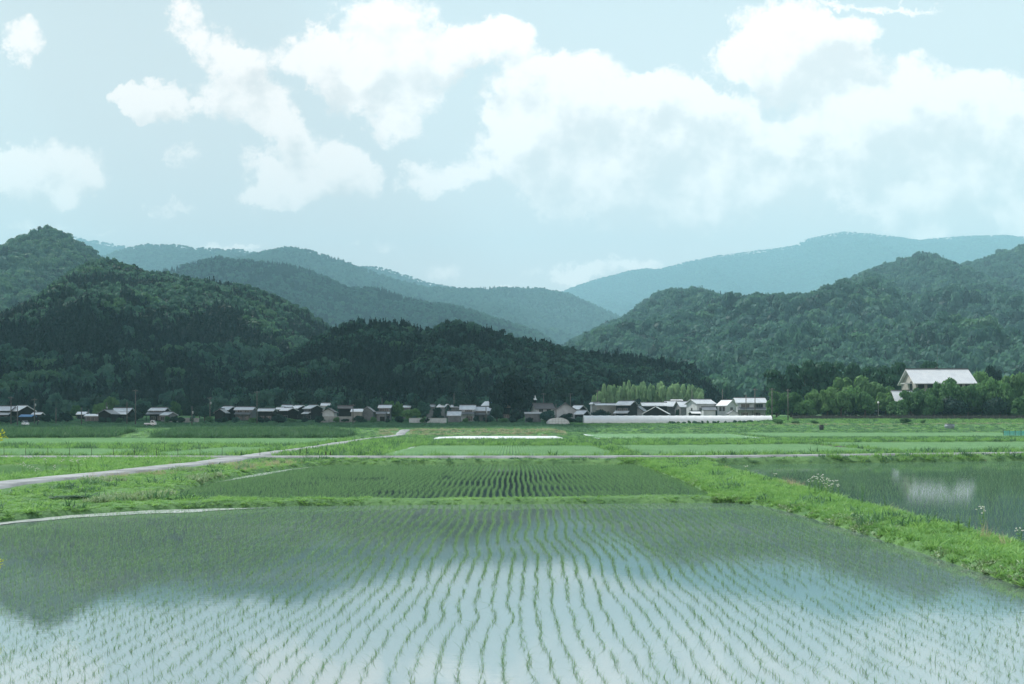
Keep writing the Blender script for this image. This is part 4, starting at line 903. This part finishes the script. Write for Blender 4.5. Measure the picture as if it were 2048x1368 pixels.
# ------------------------------------------------------------------ poles, wires, stakes
def pole(label, px, yt, yb, D, arms=1, mat='pole', group='utility poles'):
    x = X_at(px, D); z = min(g1(x, D), CH+(HY-yb)/F*D+1.5); top = CH+(HY-yt)/F*D; h = top-z
    r = tag(empty('utility_pole', (x, D, z), R((px*37) % 40-20)), label, 'utility pole', group)
    MB().tube([(0, 0, -.3), (0, 0, h)], [.20, .13], 8).build('shaft', M[mat], r, True)
    for k in range(arms):
        a = MB(); a.box((0, -.16, h-.5-k*.8), (1.7, .1, .12))
        ao = a.build('crossarm', M[mat], r)
        b = MB()
        for q in (-.75, -.3, .3, .75): b.tube([(q, -.16, h-.45-k*.8), (q, -.16, h-.2-k*.8)], [.05, .07], 6)
        b.build('insulator', M['stone'], ao)
    if px % 3 == 0: MB().tube([(.28, 0, h-2.6), (.28, 0, h-1.7)], .22, 8).build('transformer', M['metal'], r, True)
    return Vector((x, D, top-.4))
tops = {}
for q in [(22,793,848,362,1,'tall dark pole in front of the grey house at the left edge'),(35,812,850,352,0,'short dark pole between the left edge house and the barn'),(69,797,846,366,1,'tall dark pole at the right corner of the dark barn'),
          (112,815,844,370,0,'slim pole in front of the middle of the left hedge'),(163,815,848,360,0,'dark pole in front of the tiny white roofed hut'),(177,818,834,420,0,'thin pole on the terrace right of the tiny hut'),(213,805,822,430,0,'thin pole above the dark storehouse'),
          (254,803,846,366,0,'dark pole at the right end of the wide grey roof'),(271,779,848,360,1,'tallest dark pole between the two left tiled houses'),(384,812,848,360,0,'dark pole in the meadow right of the white pickup'),(420,794,840,385,1,'pole with a pale top beside the lone rounded tree'),
          (514,782,846,366,1,'tall dark pole left of the dark spreading bush'),(706,808,848,362,1,'dark pole in front of the bright white sheet roof'),(764,796,815,440,0,'thin pole behind the two storey grey house'),(908,786,812,460,0,'thin pole on the hillside above the village centre'),
          (972,812,842,378,0,'pale concrete pole in front of the lower joined house'),(1040,797,820,440,0,'thin pole against the big dark round tree'),(1087,786,812,450,1,'pole with crossarm behind the white house wing'),(1112,808,838,380,0,'pale slim pole before the white gable'),
          (1141,786,812,455,1,'pole with crossarm left of the bamboo grove'),(1195,780,806,450,1,'pole at the left end of the bamboo grove'),(1384,779,800,450,0,'thin dark pole at the right end of the bamboo'),(1445,778,802,446,0,'thin dark pole above the bright left roof slope'),
          (1492,790,832,382,0,'pole in front of the left half of the wide light roof'),(1510,777,832,380,1,'taller pole in front of the wide light roof'),(1544,776,842,374,1,'tall pole at the right end of the long greenhouse'),(1576,778,844,366,1,'lone pole just right of the greenhouse among the trees')]:
    tops[q[0]] = pole(q[5], *q[:5])
def wire(a, b, label, dz=0, sag=.8):
    pts = []
    for i in range(13):
        t = i/12; p = a.lerp(b, t); pts.append((p.x, p.y-.2, p.z-dz-sag*4*t*(1-t)))
    tag(MB().tube(pts, .035, 4).build('overhead_wire', M['black']), label, 'wire', 'overhead wires')
for a, b, q in [(22,69,'upper wire between the two left tall poles'),(69,271,'upper wire from the barn pole to the tallest left pole'),(271,420,'upper wire above the white pickup'),(420,514,'upper wire above the twin roofed farmhouse'),(514,706,'upper wire above the left hamlet'),(1087,1141,'wire behind the white house wing'),(1141,1195,'wire left of the bamboo grove'),(1510,1544,'wire from the wide light roof to the greenhouse end'),(1544,1576,'short wire at the right end of the greenhouse')]:
    wire(tops[a], tops[b], q)
    if a in (22, 69, 271): wire(tops[a], tops[b], q.replace('upper', 'lower'), 1.0)
n = 0
for px, yt, thick, q in [(8,895,1,None),(51,895,1,None),(96,895,1,None),(139,896,1,None),(183,895,1,None),(227,896,1,None),(269,896,1,None),(313,896,1,None),(356,897,1,None),(400,895,1,None),(444,895,1,None),(520,896,1,None),(600,897,1.3,'stake standing by the fork where path meets road'),(612,896,1.3,'stake just right of the one at the fork'),(652,903,3,'thick dark stump like post right of the fork'),(660,903,2,'leaning dark post beside the thick stump like one')]:
    D = 94.6; x = X_at(px, D); z = g1(x, D); h = CH+(HY-yt)/F*D-z; n += 1
    m = MB().tube([(0, 0, -.1), (0.02*(n % 3-1), 0, h)], [.022*thick, .018*thick], 6); o = m.build('fence_stake', M['stake'])
    o.location = (x, D, z); o.rotation_euler = (0, R(6 if q and 'leaning' in q else 0), 0)
    nth = ['leftmost','second','third','fourth','fifth','sixth','seventh','eighth','ninth','tenth','eleventh','rightmost']
    tag(o, q or 'thin dark stake of the roadside row, %s%s' % (nth[n-1], '' if n in (1, 12) else ' from the left'), 'stake', 'roadside stakes')

# ------------------------------------------------------------------ vehicles and small things
def wheels(root, xs, w, r):
    for x in xs:
        for s in (-1, 1):
            m = MB().tube([(x, s*w-.08, r), (x, s*w+.08, r)], r, 14); wo = m.build('wheel', M['rubber'], root)
            MB().tube([(x, s*w-.09, r), (x, s*w+.09, r)], r*.55, 10).build('rim', M['metal'], wo)
def pickup():
    D = 338.; x = X_at(301, D); r = tag(empty('pickup_truck', (x, D, g1(x, D)+.05), R(0)), 'small white pickup truck driving right on the dark meadow track', 'truck')
    m = MB(); m.prism([(.25, -.72, .42), (.25, -.72, 1.72), (.42, -.72, 1.80), (1.15, -.72, 1.78), (1.52, -.72, 1.12), (1.66, -.72, .95), (1.68, -.72, .42)], (0, 1.44, 0)); m.build('cab', M['paint'], r, bevel=.05)
    m = MB(); m.box((-.75, 0, .66), (1.95, 1.42, .12)); 
    for s in (-1, 1): m.box((-.75, s*.69, .86), (1.95, .05, .28))
    m.box((-1.70, 0, .86), (.05, 1.33, .28)); m.build('cargo_bed', M['paint'], r)
    m = MB(); m.box((-.2, 0, .47), (3.2, .9, .2)); m.build('chassis', M['black'], r)
    for s in (-1, 1):
        m = MB(); m.prism([(.48, s*.725, 1.12), (.48, s*.725, 1.62), (1.06, s*.725, 1.62), (1.32, s*.725, 1.12)], (0, s*.012, 0)); m.build('side_window', M['glass'], r)
        m = MB(); m.box((1.69, s*.5, .72), (.05, .24, .18)); m.build('headlight', M['glass'], r)
    m = MB(); m.prism([(1.215, -.62, 1.70), (1.215, .62, 1.70), (1.525, .62, 1.16), (1.525, -.62, 1.16)], (.03, 0, .02)); m.build('windscreen', M['glass'], r)
    wheels(r, (-1.05, 1.0), .64, .28)
pickup()
def car():
    D = 344.; x = X_at(51, D); r = tag(empty('car', (x, D, g1(x, D)+.05), R(-48)), 'small white car parked on the dark meadow at the left', 'car')
    m = MB(); m.prism([(-1.6, -.70, .35), (-1.62, -.70, .85), (-1.5, -.70, 1.0), (.75, -.70, 1.0), (1.5, -.70, .82), (1.62, -.70, .55), (1.6, -.70, .35)], (0, 1.40, 0)); m.build('body', M['paint'], r, bevel=.06)
    m = MB(); m.prism([(-1.5, -.62, .99), (-1.38, -.60, 1.52), (.2, -.60, 1.55), (.78, -.62, .99)], (0, 1.22, 0)); m.build('cabin', M['paint'], r, bevel=.05)
    for s in (-1, 1):
        m = MB(); m.prism([(-1.3, s*.625, 1.05), (-1.22, s*.625, 1.42), (.12, s*.625, 1.44), (.55, s*.625, 1.05)], (0, s*.012, 0)); m.build('side_window', M['glass'], r)
        m = MB(); m.box((1.585, s*.5, .68), (.05, .24, .14)); m.build('headlight', M['glass'], r)
    m = MB(); m.prism([(.30, -.54, 1.49), (.30, .54, 1.49), (.75, .56, 1.05), (.75, -.56, 1.05)], (.03, 0, .02)); m.build('windscreen', M['glass'], r)
    wheels(r, (-1.0, 1.0), .66, .28)
car()
def person():
    D = 344.; x = X_at(75, D); z = g1(x, D)
    J = [(0,0,.92,.15),(0,-.10,1.10,.16),(0,-.28,1.30,.17),(0,-.42,1.42,.075),(0,-.52,1.50,.11),(0,-.57,1.58,.09),
         (-.19,-.30,1.34,.07),(-.24,-.46,1.08,.05),(-.16,-.62,.86,.04),(.19,-.30,1.34,.07),(.24,-.46,1.08,.05),(.16,-.62,.86,.04),
         (-.11,.02,.86,.10),(-.13,-.10,.48,.07),(-.14,.02,.08,.05),(-.14,-.14,.04,.045),(.11,.02,.86,.10),(.13,-.04,.48,.07),(.14,.10,.08,.05),(.14,-.06,.04,.045)]
    E = [(0,1),(1,2),(2,3),(3,4),(4,5),(2,6),(6,7),(7,8),(2,9),(9,10),(10,11),(0,12),(12,13),(13,14),(14,15),(0,16),(16,17),(17,18),(18,19)]
    me = bpy.data.meshes.new('person'); me.from_pydata([j[:3] for j in J], E, []); me.materials.append(M['cloth']); o = link('person', me); o.location = (x, D, z); o.rotation_euler = (0, 0, R(60))
    sk = o.modifiers.new('skin', 'SKIN'); 
    for v, j in zip(me.skin_vertices[0].data, J): v.radius = (j[3], j[3])
    me.skin_vertices[0].data[0].use_root = True
    sb = o.modifiers.new('smooth', 'SUBSURF'); sb.levels = 1; sb.render_levels = 2
    tag(o, 'stooping person in dark clothes and a pale hat working beside the white car', 'person')
    h = MB(); n = 12; pr = [(.27, 1.58), (.25, 1.61), (.14, 1.64), (.11, 1.72), (.03, 1.74)]; vs = []
    for rr, zz in pr: vs += [(rr*math.cos(6.283*i/n), -.56+rr*math.sin(6.283*i/n), zz) for i in range(n)]
    h.add(vs, [(j*n+i, j*n+(i+1) % n, (j+1)*n+(i+1) % n, (j+1)*n+i) for j in range(4) for i in range(n)]+[tuple(range(n))[::-1], tuple(range(4*n, 5*n))]); h.build('hat', M['hat'], o, True)
person()
def barrel(name, label, cat, px, yb, D, r, h, mat, rim):
    x = X_at(px, D); z = CH+(HY-yb)/F*D; z = g1(x, D); o = tag(empty(name, (x, D, z)), label, cat); n = 24
    m = MB(); m.tube([(0, 0, 0), (0, 0, h*.1), (0, 0, h*.33), (0, 0, h*.36), (0, 0, h*.63), (0, 0, h*.66), (0, 0, h*.95)], [r*.93, r*.97, r, r*1.03, r*1.03, r, r*.96], n); m.build('body', M[mat], o, True)
    m = MB(); m.tube([(0, 0, h*.95), (0, 0, h)], [r*1.03, r*1.0], n); m.build('lid', M[rim], o)
barrel('water_drum', 'upright black drum standing alone on the right grass bank', 'drum', 1643, 859, 312, .60, 1.5, 'black', 'black')
barrel('water_tank', 'wide blue grey round tank with a dark rim on the right bank', 'tank', 1899, 857.5, 322, 1.35, 1.45, 'tank', 'black')
def netfence():
    D = 214.; x0 = X_at(2007, D); r = tag(empty('net_fence', (x0, D, g1(x0+2, D))), 'teal netting fence around a plot at the right edge', 'fence')
    for i in range(5):
        MB().tube([(i*1.25, .25*i, -.1), (i*1.25, .25*i, 1.55)], .035, 6).build('post', M['stake'], r)
        if i < 4:
            m = MB(); k = 7; vs = []
            for j in range(k):
                for zz in (.05, .7, 1.38): vs.append((i*1.25+.03+1.19*j/(k-1), .25*i+.25*j/(k-1)+.05*math.sin(j*2+i), zz-.05*math.sin(math.pi*j/(k-1))*(zz > 1)))
            m.add(vs, [(j*3+q, (j+1)*3+q, (j+1)*3+q+1, j*3+q+1) for j in range(k-1) for q in (0, 1)]); m.build('netting', M['net'], r)
netfence()
def lowwalls():
    # dark boundary fence before the hall trees
    pts = [(X_at(1582, 376), 374), (X_at(1700, 374), 374), (X_at(2120, 374), 372)]
    r = tag(empty('boundary_fence', (pts[0][0], pts[0][1], 0)), 'long low dark fence in front of the trees around the hall', 'fence')
    a = MB(); b = MB(); x0 = pts[0][0]; x1 = pts[-1][0]; n = int((x1-x0)/2.2)
    for i in range(n):
        xa = i*2.2; za, zb_ = g1(x0+xa, 374), g1(x0+xa+2.2, 374); b.box((xa, 0, za+.7), (.12, .12, 1.7)).__class__
        a.prism([(xa+.07, -.04, za-.2), (xa+2.13, -.04, zb_-.2), (xa+2.13, -.04, zb_+1.25), (xa+.07, -.04, za+1.25)], (0, .08, 0)); a.box((xa+1.1, 0, (za+zb_)/2+1.5), (2.06, .06, .07))
    a.build('boarding', M['darkstone'], r); b.build('post', M['pole'], r)
    for label, xa, xb, yt, yb, D, mat in [('long low pale wall in front of the white storehouse in the hamlet', 640, 711, 832.8, 837.5, 384, 'stone'), ('low white roadside rail below the garden trees in the village centre', 818, 893, 836.0, 839.5, 378, 'plaster'), ('short pale retaining wall behind the white pickup', 330, 398, 836, 838.5, 384, 'stone')]:
        A = X_at(xa, D); B_ = X_at(xb, D); z = (g1(A, D)+g1(B_, D))/2; h = CH+(HY-yt)/F*D-z
        o = tag(empty('low_wall', ((A+B_)/2, D, z)), label, 'wall', 'low walls in the village'); m = MB(); m.box((0, 0, h/2-.3), (B_-A, .3, h+.4)); m.build('masonry', M[mat], o, bevel=.03); m = MB(); m.box((0, 0, h-.05), (B_-A+.1, .42, .12)); m.build('coping', M['stone'], o)
lowwalls()
def lamp():
    D = 380.; x = X_at(1756.5, D); z = g1(x, D); h = CH+(HY-805)/F*D-z; r = tag(empty('street_lamp', (x, D, z)), 'white globe lamp on a thin post left of the hall annex', 'street lamp')
    MB().tube([(0, 0, 0), (0, 0, h-.3)], [.07, .05], 8).build('post', M['metal'], r)
    me = bpy.data.meshes.new('globe'); bmv = []; n = 12; m = MB(); vs = [(.36*math.sin(math.pi*j/8)*math.cos(6.283*i/n), .36*math.sin(math.pi*j/8)*math.sin(6.283*i/n), h+.36*math.cos(math.pi*j/8)) for j in range(9) for i in range(n)]
    m.add(vs, [(j*n+i, (j+1)*n+i, (j+1)*n+(i+1) % n, j*n+(i+1) % n) for j in range(8) for i in range(n)]); m.build('globe', M['paint'], r, True)
lamp()
def bird():
    D = 360.; x = X_at(1917, D); z = CH+(HY-698.5)/F*D; m = MB()
    m.tube([(-.34, 0, .02), (-.22, 0, 0), (0, 0, 0), (.18, 0, .02), (.27, 0, .03), (.34, 0, .02)], [.02, .07, .09, .06, .05, .01], 8)
    for s in (-1, 1):
        ln = [(0, .0), (.35, .10), (.62, .06), (.80, -.02)]; ch = [.26, .24, .17, .04]; vs = []
        for (y, zz), c in zip(ln, ch): vs += [(.10-.12*y, s*y, zz), (.10-.12*y-c, s*y, zz-.01)]
        m.add(vs+[(a, b, c-.015) for a, b, c in vs], [(2*i, 2*i+1, 2*i+3, 2*i+2) for i in range(3)]+[(8+2*i, 8+2*i+2, 8+2*i+3, 8+2*i+1) for i in range(3)])
    m.add([(-.25, -.03, .01), (-.25, .03, .01), (-.55, .11, 0), (-.50, 0, 0), (-.55, -.11, 0)], [(0, 1, 2, 3, 4)])
    o = m.build('bird', M['wood'], None, True); o.location = (x, D, z); o.rotation_euler = (R(-24), R(-8), R(70)); tag(o, 'dark kite like bird gliding in front of the right hillside', 'bird')
bird()

# ------------------------------------------------------------------ single weeds one can tell apart
def flower_weed(label, px, D, h, nflow, group=None, name='flowering_weed', seed=0, white=True, zoff=0):
    x = X_at(px, D); z = float(G(np.array([x]), np.array([D]))[0]); g = np.random.default_rng(900+seed); r = tag(empty(name, (x, D, z-.02), g.uniform(0, 6.28)), label, 'weed', group)
    st = MB(); lv = MB(); fl = MB()
    for k in range(max(2, nflow//3)):
        a = g.uniform(0, 6.28); q = g.uniform(.05, .2)*h; hh = h*g.uniform(.75, 1.05); tip = (q*math.cos(a), q*math.sin(a), hh); mid = (tip[0]*.4, tip[1]*.4, hh*.55)
        st.tube([(0, 0, 0), mid, tip], [.010, .008, .004], 5)
        for j in range(9):
            t = g.uniform(.1, .85); b = g.uniform(0, 6.28); L = .14*(1.15-t)+.03; p = Vector((mid[0]*t, mid[1]*t, hh*t)); d = Vector((math.cos(b), math.sin(b), .35)); s = Vector((-math.sin(b), math.cos(b), 0))*.018
            lv.add([p-s*.4, p+s*.4, p+d*L*.6+s, p+d*L-Vector((0, 0, .02)), p+d*L*.6-s], [(0, 1, 2, 3, 4)])
        if white:
            for j in range(3):
                c = Vector(tip)+Vector((g.normal(0, .05), g.normal(0, .05), g.normal(0, .03))); rr = g.uniform(.018, .034); v0 = [c+Vector((rr*math.cos(6.283*i/8), rr*math.sin(6.283*i/8), g.normal(0, .005))) for i in range(8)]
                fl.add(v0+[p-Vector((0, 0, .012)) for p in v0], [tuple(range(8)), tuple(range(15, 7, -1))]+[(i, i+8, (i+1) % 8+8, (i+1) % 8) for i in range(8)]); st.tube([tip, tuple(c)], .003, 4)
    st.build('stem', M['grass'], r); lv.build('leaf', M['grass_dark'] if not white else M['grass'], r)
    if white: fl.build('flower', M['petal'], r)
    return r
for i, (px, D) in enumerate([(1618,49),(1630,47),(1636,50),(1644,48),(1652,46.5),(1658,49),(1664,47),(1677,46.5),(1650,51)]):
    flower_weed('tall white flowered weed in the clump on the crest of the right levee', px, D, .70+.1*(i % 3), 9, 'white flowered weeds on the levee', seed=i)
for i, (px, D, h, w, q) in enumerate([(1724,42,.95,False,'tall leafy green weed right of the white flowered clump'),(1772,40,.7,False,'slim leafy weed on the levee between the clump and the red grass'),(1492,66,.55,True,'small white flowered weed where the levee meets the thin bund'),
      (1918,31,.62,False,'tall dark green weed leaning over the right paddy'),(1936,30,.6,False,'second tall dark weed leaning over the right paddy'),(1966,30.5,.85,True,'single tall weed with a flat white flower head near the right edge'),(2040,28.5,.65,True,'white flowered weed cut by the right edge'),(1512,69,.7,False,'grey green weed at the far end of the right levee'),(1550,60,.7,True,'white dotted weed on the far part of the levee')]):
    flower_weed(q, px, D, h, 9, 'single weeds on the levee', 'flowering_weed' if w else 'leafy_weed', 40+i, w)
for i in range(9):
    flower_weed('tall white dotted weed in the strip between the path and the left paddy', 45+i*16, 62+(i*5 % 7), .85, 12, 'white dotted weeds left of the path', seed=70+i)
def sapling():
    x, y = -11.0, 20.; z0 = g1(x, y); g = np.random.default_rng(4); r = tag(empty('sapling', (x, y, z0)), 'young sapling leaning in at the left edge with yellow green leaf tips', 'sapling'); st = MB(); lf = MB()
    tips = [(X_at(2, y)-x, Z_at(873, y)-z0, .055), (X_at(-1, y)-x, Z_at(1128, y)-z0, .05)]
    st.tube([(0, 0, -.1), (.45, 0, 1.3), (tips[0][0]-.25, 0, tips[0][1]-.35), (tips[0][0], 0, tips[0][1])], [.035, .025, .012, .004], 6); st.tube([(.1, 0, .25), (.8, 0, .55), (tips[1][0], 0, tips[1][1])], [.016, .010, .004], 6)
    for tx, tz, rr in tips:
        for k in range(44):
            p = Vector((tx, 0, tz))+Vector((g.normal(-.03, rr), g.normal(0, rr), g.normal(0, rr))); d = Vector((g.normal(), g.normal(), g.normal(0, .5))).normalized(); q = d.orthogonal().normalized(); L = .055
            lf.add([p, p+d*L*.5+q*L*.3, p+d*L, p+d*L*.5-q*L*.3], [(0, 1, 2, 3)])
    st.build('stem', M['bark'], r); lf.build('foliage', M['yellow_leaf'], r)
sapling()
# ------------------------------------------------------------------ sky, sun, air, camera
def world():
    w = bpy.data.worlds.new('World'); bpy.context.scene.world = w; w.use_nodes = True
    n, l = w.node_tree.nodes, w.node_tree.links; n.clear()
    out = n.new('ShaderNodeOutputWorld'); bg = n.new('ShaderNodeBackground'); l.new(bg.outputs[0], out.inputs[0]); bg.inputs[1].default_value = .1
    sky = n.new('ShaderNodeTexSky'); sky.sky_type = 'NISHITA'; sky.sun_disc = False; sky.sun_elevation = SUN_EL; sky.sun_rotation = SUN_AZ % (2*math.pi)
    sky.air_density = 1.0; sky.dust_density = .6; sky.ozone_density = 1.2
    tc = n.new('ShaderNodeTexCoord'); sp = n.new('ShaderNodeSeparateXYZ'); l.new(tc.outputs['Generated'], sp.inputs[0])
    x, y, z = sp.outputs
    yy = math_(n, l, 'MAXIMUM', math_(n, l, 'ABSOLUTE', y), .12)
    u = math_(n, l, 'DIVIDE', x, yy); v = math_(n, l, 'DIVIDE', z, yy)
    cb = n.new('ShaderNodeCombineXYZ'); l.new(u, cb.inputs[0]); l.new(v, cb.inputs[1])
    nz = noise_(n, l, 12, 10, .66, cb.outputs[0]); nz2 = noise_(n, l, 26, 12, .78, cb.outputs[0])
    wv = n.new('ShaderNodeVectorMath'); wv.operation = 'MULTIPLY_ADD'; l.new(nz.outputs['Color'], wv.inputs[0]); wv.inputs[1].default_value = (.10, .10, 0); wv.inputs[2].default_value = (-.05, -.05, 0)
    pp = n.new('ShaderNodeVectorMath'); pp.operation = 'ADD'; l.new(cb.outputs[0], pp.inputs[0]); l.new(wv.outputs[0], pp.inputs[1])
    blobs = [(90,330,135,72),(15,340,80,62),(160,350,55,45),(45,72,46,40,.75),(285,160,42,34),(325,192,48,36),(360,222,50,30,.7),(360,50,45,48,.8),(430,95,75,48,.75),(500,115,60,50,.75),(470,190,95,72,.8),(540,220,70,50,.6),
      (760,50,105,95),(625,115,85,60),(850,115,115,65),(965,100,110,55,.95),(800,195,75,65,.9),(700,155,90,62),(800,252,52,32,.65),(1000,85,70,45,.7),
      (640,315,100,78),(600,355,125,48),(720,355,72,48),(555,378,90,28,.7),(365,315,38,34,.55),(355,400,34,16,.6),
      (1100,205,135,100),(1050,300,140,85),(890,350,80,40,.8),(1200,180,135,75),(1330,200,125,72),(1430,215,90,62),(1200,320,200,100),(1350,330,190,100),(1480,325,160,100),(1450,405,270,62,.85),(1230,400,220,50,.75),
      (1570,80,135,92),(1490,100,90,62),(1645,115,112,72),(1705,70,62,52),(1580,175,110,42,.7),(1800,195,112,90),(1690,245,125,66),(1900,240,145,92),(2030,255,120,100),(1800,320,230,95),(1960,360,190,80,.9),(1800,405,130,62,.75),(1835,450,75,40,.6),(1600,300,160,85),
      (2045,440,52,40,.95),(1200,536,95,22,.75),(1115,542,62,20,.6),(460,485,75,14,.8),(770,490,42,25,.4),(1770,0,125,10,.6),(700,470,32,12,.45),(80,440,80,20,.5),(200,455,60,14,.4),(880,545,50,22,.45),(1010,565,50,10,.6),(560,250,60,50,.6),(690,300,60,40,.6),(340,420,60,14,.35),(1260,520,70,22,.7),
      # beyond the picture, so that the water and the fields see a sky of the same kind
      (300,-260,330,110),(1000,-330,420,120),(1700,-220,300,120),(2350,250,220,120),(-250,200,180,110),(2600,-100,320,140),(-500,-150,320,140),(1300,-800,700,200),(200,-900,600,180)]
    def blobsum(vec):
      acc = None
      for b in blobs:
          cx, cy, rx, ry = [q/F for q in b[:4]]; wt = b[4] if len(b) > 4 else 1.; uc, vc = cx-CX/F, HY/F-cy; rx *= 1.12; ry *= 1.12
          a = n.new('ShaderNodeVectorMath'); a.operation = 'MULTIPLY_ADD'; l.new(vec, a.inputs[0]); a.inputs[1].default_value = (1/rx, 1/ry, 0); a.inputs[2].default_value = (-uc/rx, -vc/ry, 0)
          d = n.new('ShaderNodeVectorMath'); d.operation = 'DOT_PRODUCT'; l.new(a.outputs[0], d.inputs[0]); l.new(a.outputs[0], d.inputs[1])
          e = math_(n, l, 'MAXIMUM', math_(n, l, 'MULTIPLY_ADD', d.outputs['Value'], -wt, wt), 0.)
          acc = e if acc is None else math_(n, l, 'ADD', acc, e)
      return math_(n, l, 'MINIMUM', acc, 1.6)
    S = blobsum(pp.outputs[0]); p2 = n.new('ShaderNodeVectorMath'); p2.operation = 'ADD'; l.new(pp.outputs[0], p2.inputs[0]); p2.inputs[1].default_value = (-.012, .026, 0); S2 = blobsum(p2.outputs[0])
    rel2 = math_(n, l, 'SUBTRACT', S2, S)
    front = ramp(n, l, y, -.02, .1)
    back = math_(n, l, 'MULTIPLY', ramp(n, l, noise_(n, l, 3.2, 5, .6, tc.outputs['Generated']).outputs[0], .5, .68), .9)
    S = math_(n, l, 'ADD', math_(n, l, 'MULTIPLY', S, front), math_(n, l, 'MULTIPLY', back, math_(n, l, 'SUBTRACT', 1., front)))
    dens = math_(n, l, 'ADD', S, math_(n, l, 'MULTIPLY_ADD', nz2.outputs[0], 2.2, math_(n, l, 'MULTIPLY_ADD', nz.outputs[0], 1.2, -1.70)))
    alpha = math_(n, l, 'MULTIPLY', ramp(n, l, dens, .08, .72), ramp(n, l, S, .0, .22))
    # shading: thick interiors and undersides a little greyer
    of = n.new('ShaderNodeVectorMath'); of.operation = 'ADD'; l.new(cb.outputs[0], of.inputs[0]); of.inputs[1].default_value = (-.012, .018, 0)
    na = noise_(n, l, 15, 5, .55, cb.outputs[0]); nb = noise_(n, l, 15, 5, .55, of.outputs[0])
    rel = math_(n, l, 'SUBTRACT', nb.outputs[0], na.outputs[0])
    sh = math_(n, l, 'MULTIPLY_ADD', rel, 3.0, math_(n, l, 'MULTIPLY_ADD', na.outputs[0], .5, math_(n, l, 'MULTIPLY_ADD', S, .45, math_(n, l, 'MULTIPLY_ADD', rel2, .6, -.30))))
    shade = ramp(n, l, sh, .1, 1.0)
    ccol = mixcol(n, l, shade, (12.2, 10.5, 9.8), (8.5, 7.6, 7.3))
    pale = mixcol(n, l, ramp(n, l, z, .02, .42), (9.7, 8.0, 7.4), (7.0, 7.4, 7.4))
    base = mixcol(n, l, math_(n, l, 'MULTIPLY_ADD', ramp(n, l, z, .30, .75), -.80, .92), sky.outputs[0], pale)
    l.new(mixcol(n, l, alpha, base, ccol), bg.inputs[0])
    w.cycles.sampling_method = 'MANUAL'; w.cycles.sample_map_resolution = 512
world()
s = bpy.data.lights.new('sun', 'SUN'); s.energy = 5.0; s.angle = R(.5); s.color = (1., .96, .89)
so = bpy.data.objects.new('sun', s); C.objects.link(so); so.rotation_euler = (-SUNV).to_track_quat('-Z', 'Y').to_euler(); so.location = (0, 0, 50)

def haze():
    top = 2180.; me = bpy.data.meshes.new('haze'); b = MB().box((0, 6300, (top-3)/2), (22000, 13200, top+3))
    o = b.build('haze', None); m = bpy.data.materials.new('haze_air'); n, l = nt(m)
    out = n.new('ShaderNodeOutputMaterial'); v = n.new('ShaderNodeVolumePrincipled'); l.new(v.outputs[0], out.inputs['Volume'])
    v.inputs['Color'].default_value = (.48, .85, 1.0, 1); v.inputs['Density'].default_value = HAZE; v.inputs['Density Attribute'].default_value = ''; v.inputs['Anisotropy'].default_value = 0.
    o.data.materials.append(m); tag(o, kind='stuff'); return o
HAZE = .00011
haze()

# a fair-weather cloud bank above and ahead, out of the picture: it shades the dark front hill and the left village
def cloud(foot, alt, seed):
    g = np.random.default_rng(seed); u, v = np.meshgrid(np.linspace(0, 2*math.pi, 25)[:-1], np.linspace(.02, math.pi-.02, 13)); u = u.ravel(); v = v.ravel(); V = []; Fs = []; k = 0
    for (x, y, r) in foot:
        for j in range(3):
            q = 0 if j == 0 else r*.45; a = g.uniform(0, 6.28); rr = r*(1. if j == 0 else .7)
            c = Vector((x+q*math.cos(a), y+q*math.sin(a), 0))+SUNV*(alt/SUNV.z); c.z += g.uniform(0, 60)
            d = np.stack([np.cos(u)*np.sin(v), np.sin(u)*np.sin(v), np.cos(v)], -1)
            rad = rr*(.80+.4*fbm(d[:,0]*2.2+x, d[:,1]*2.2+d[:,2]*1.7, seed+j, 4))
            P = d*rad[:,None]; P[:,2] = np.where(P[:,2] < 0, P[:,2]*.35, P[:,2]*.75)
            V.append(P+np.array(c)); 
            for i in range(12):
                for m in range(24): Fs.append((k+i*24+m, k+(i+1)*24+m, k+(i+1)*24+(m+1) % 24, k+i*24+(m+1) % 24))
            k += len(u)
    o = link('cloud', np_mesh('cloud', np.concatenate(V), np.array(Fs), M['cloud'], True)); return tag(o, kind='structure')
M['cloud'] = surf('cloud_white', (.92, .93, .94), (.86, .88, .90), 1., .0, .01)
cloud([(-290,420,110),(-330,520,90),(-190,372,62),(-110,365,62),(-60,420,75),(-20,405,50),(-150,470,120),(-240,560,110),(-170,640,110),(-40,570,120),(40,620,115),(110,660,80),(-60,700,120),(60,720,90),(140,720,50),(-330,640,90)], 2500., 3)
cloud([(-740,2900,370),(-460,2700,340),(-190,2650,280),(-580,3350,340),(-230,3300,320),(30,3050,230)], 2600., 5)

cam = bpy.data.cameras.new('camera'); co = bpy.data.objects.new('camera', cam); C.objects.link(co)
co.location = (0, 0, CH); co.rotation_euler = (R(90), 0, 0); cam.sensor_width = 36; cam.lens = F/2048*36; cam.shift_y = (HY-684)/2048; cam.clip_end = 30000; cam.clip_start = .1
sc = bpy.context.scene; sc.camera = co
sc.view_settings.view_transform = 'Standard'; sc.view_settings.look = 'None'; sc.view_settings.exposure = .42
cy = sc.cycles; cy.max_bounces = 6; cy.diffuse_bounces = 2; cy.glossy_bounces = 3; cy.transmission_bounces = 3; cy.volume_bounces = 1; cy.transparent_max_bounces = 8
cy.use_denoising = True; cy.use_adaptive_sampling = True; cy.adaptive_threshold = .01; cy.caustics_reflective = False; cy.caustics_refractive = False
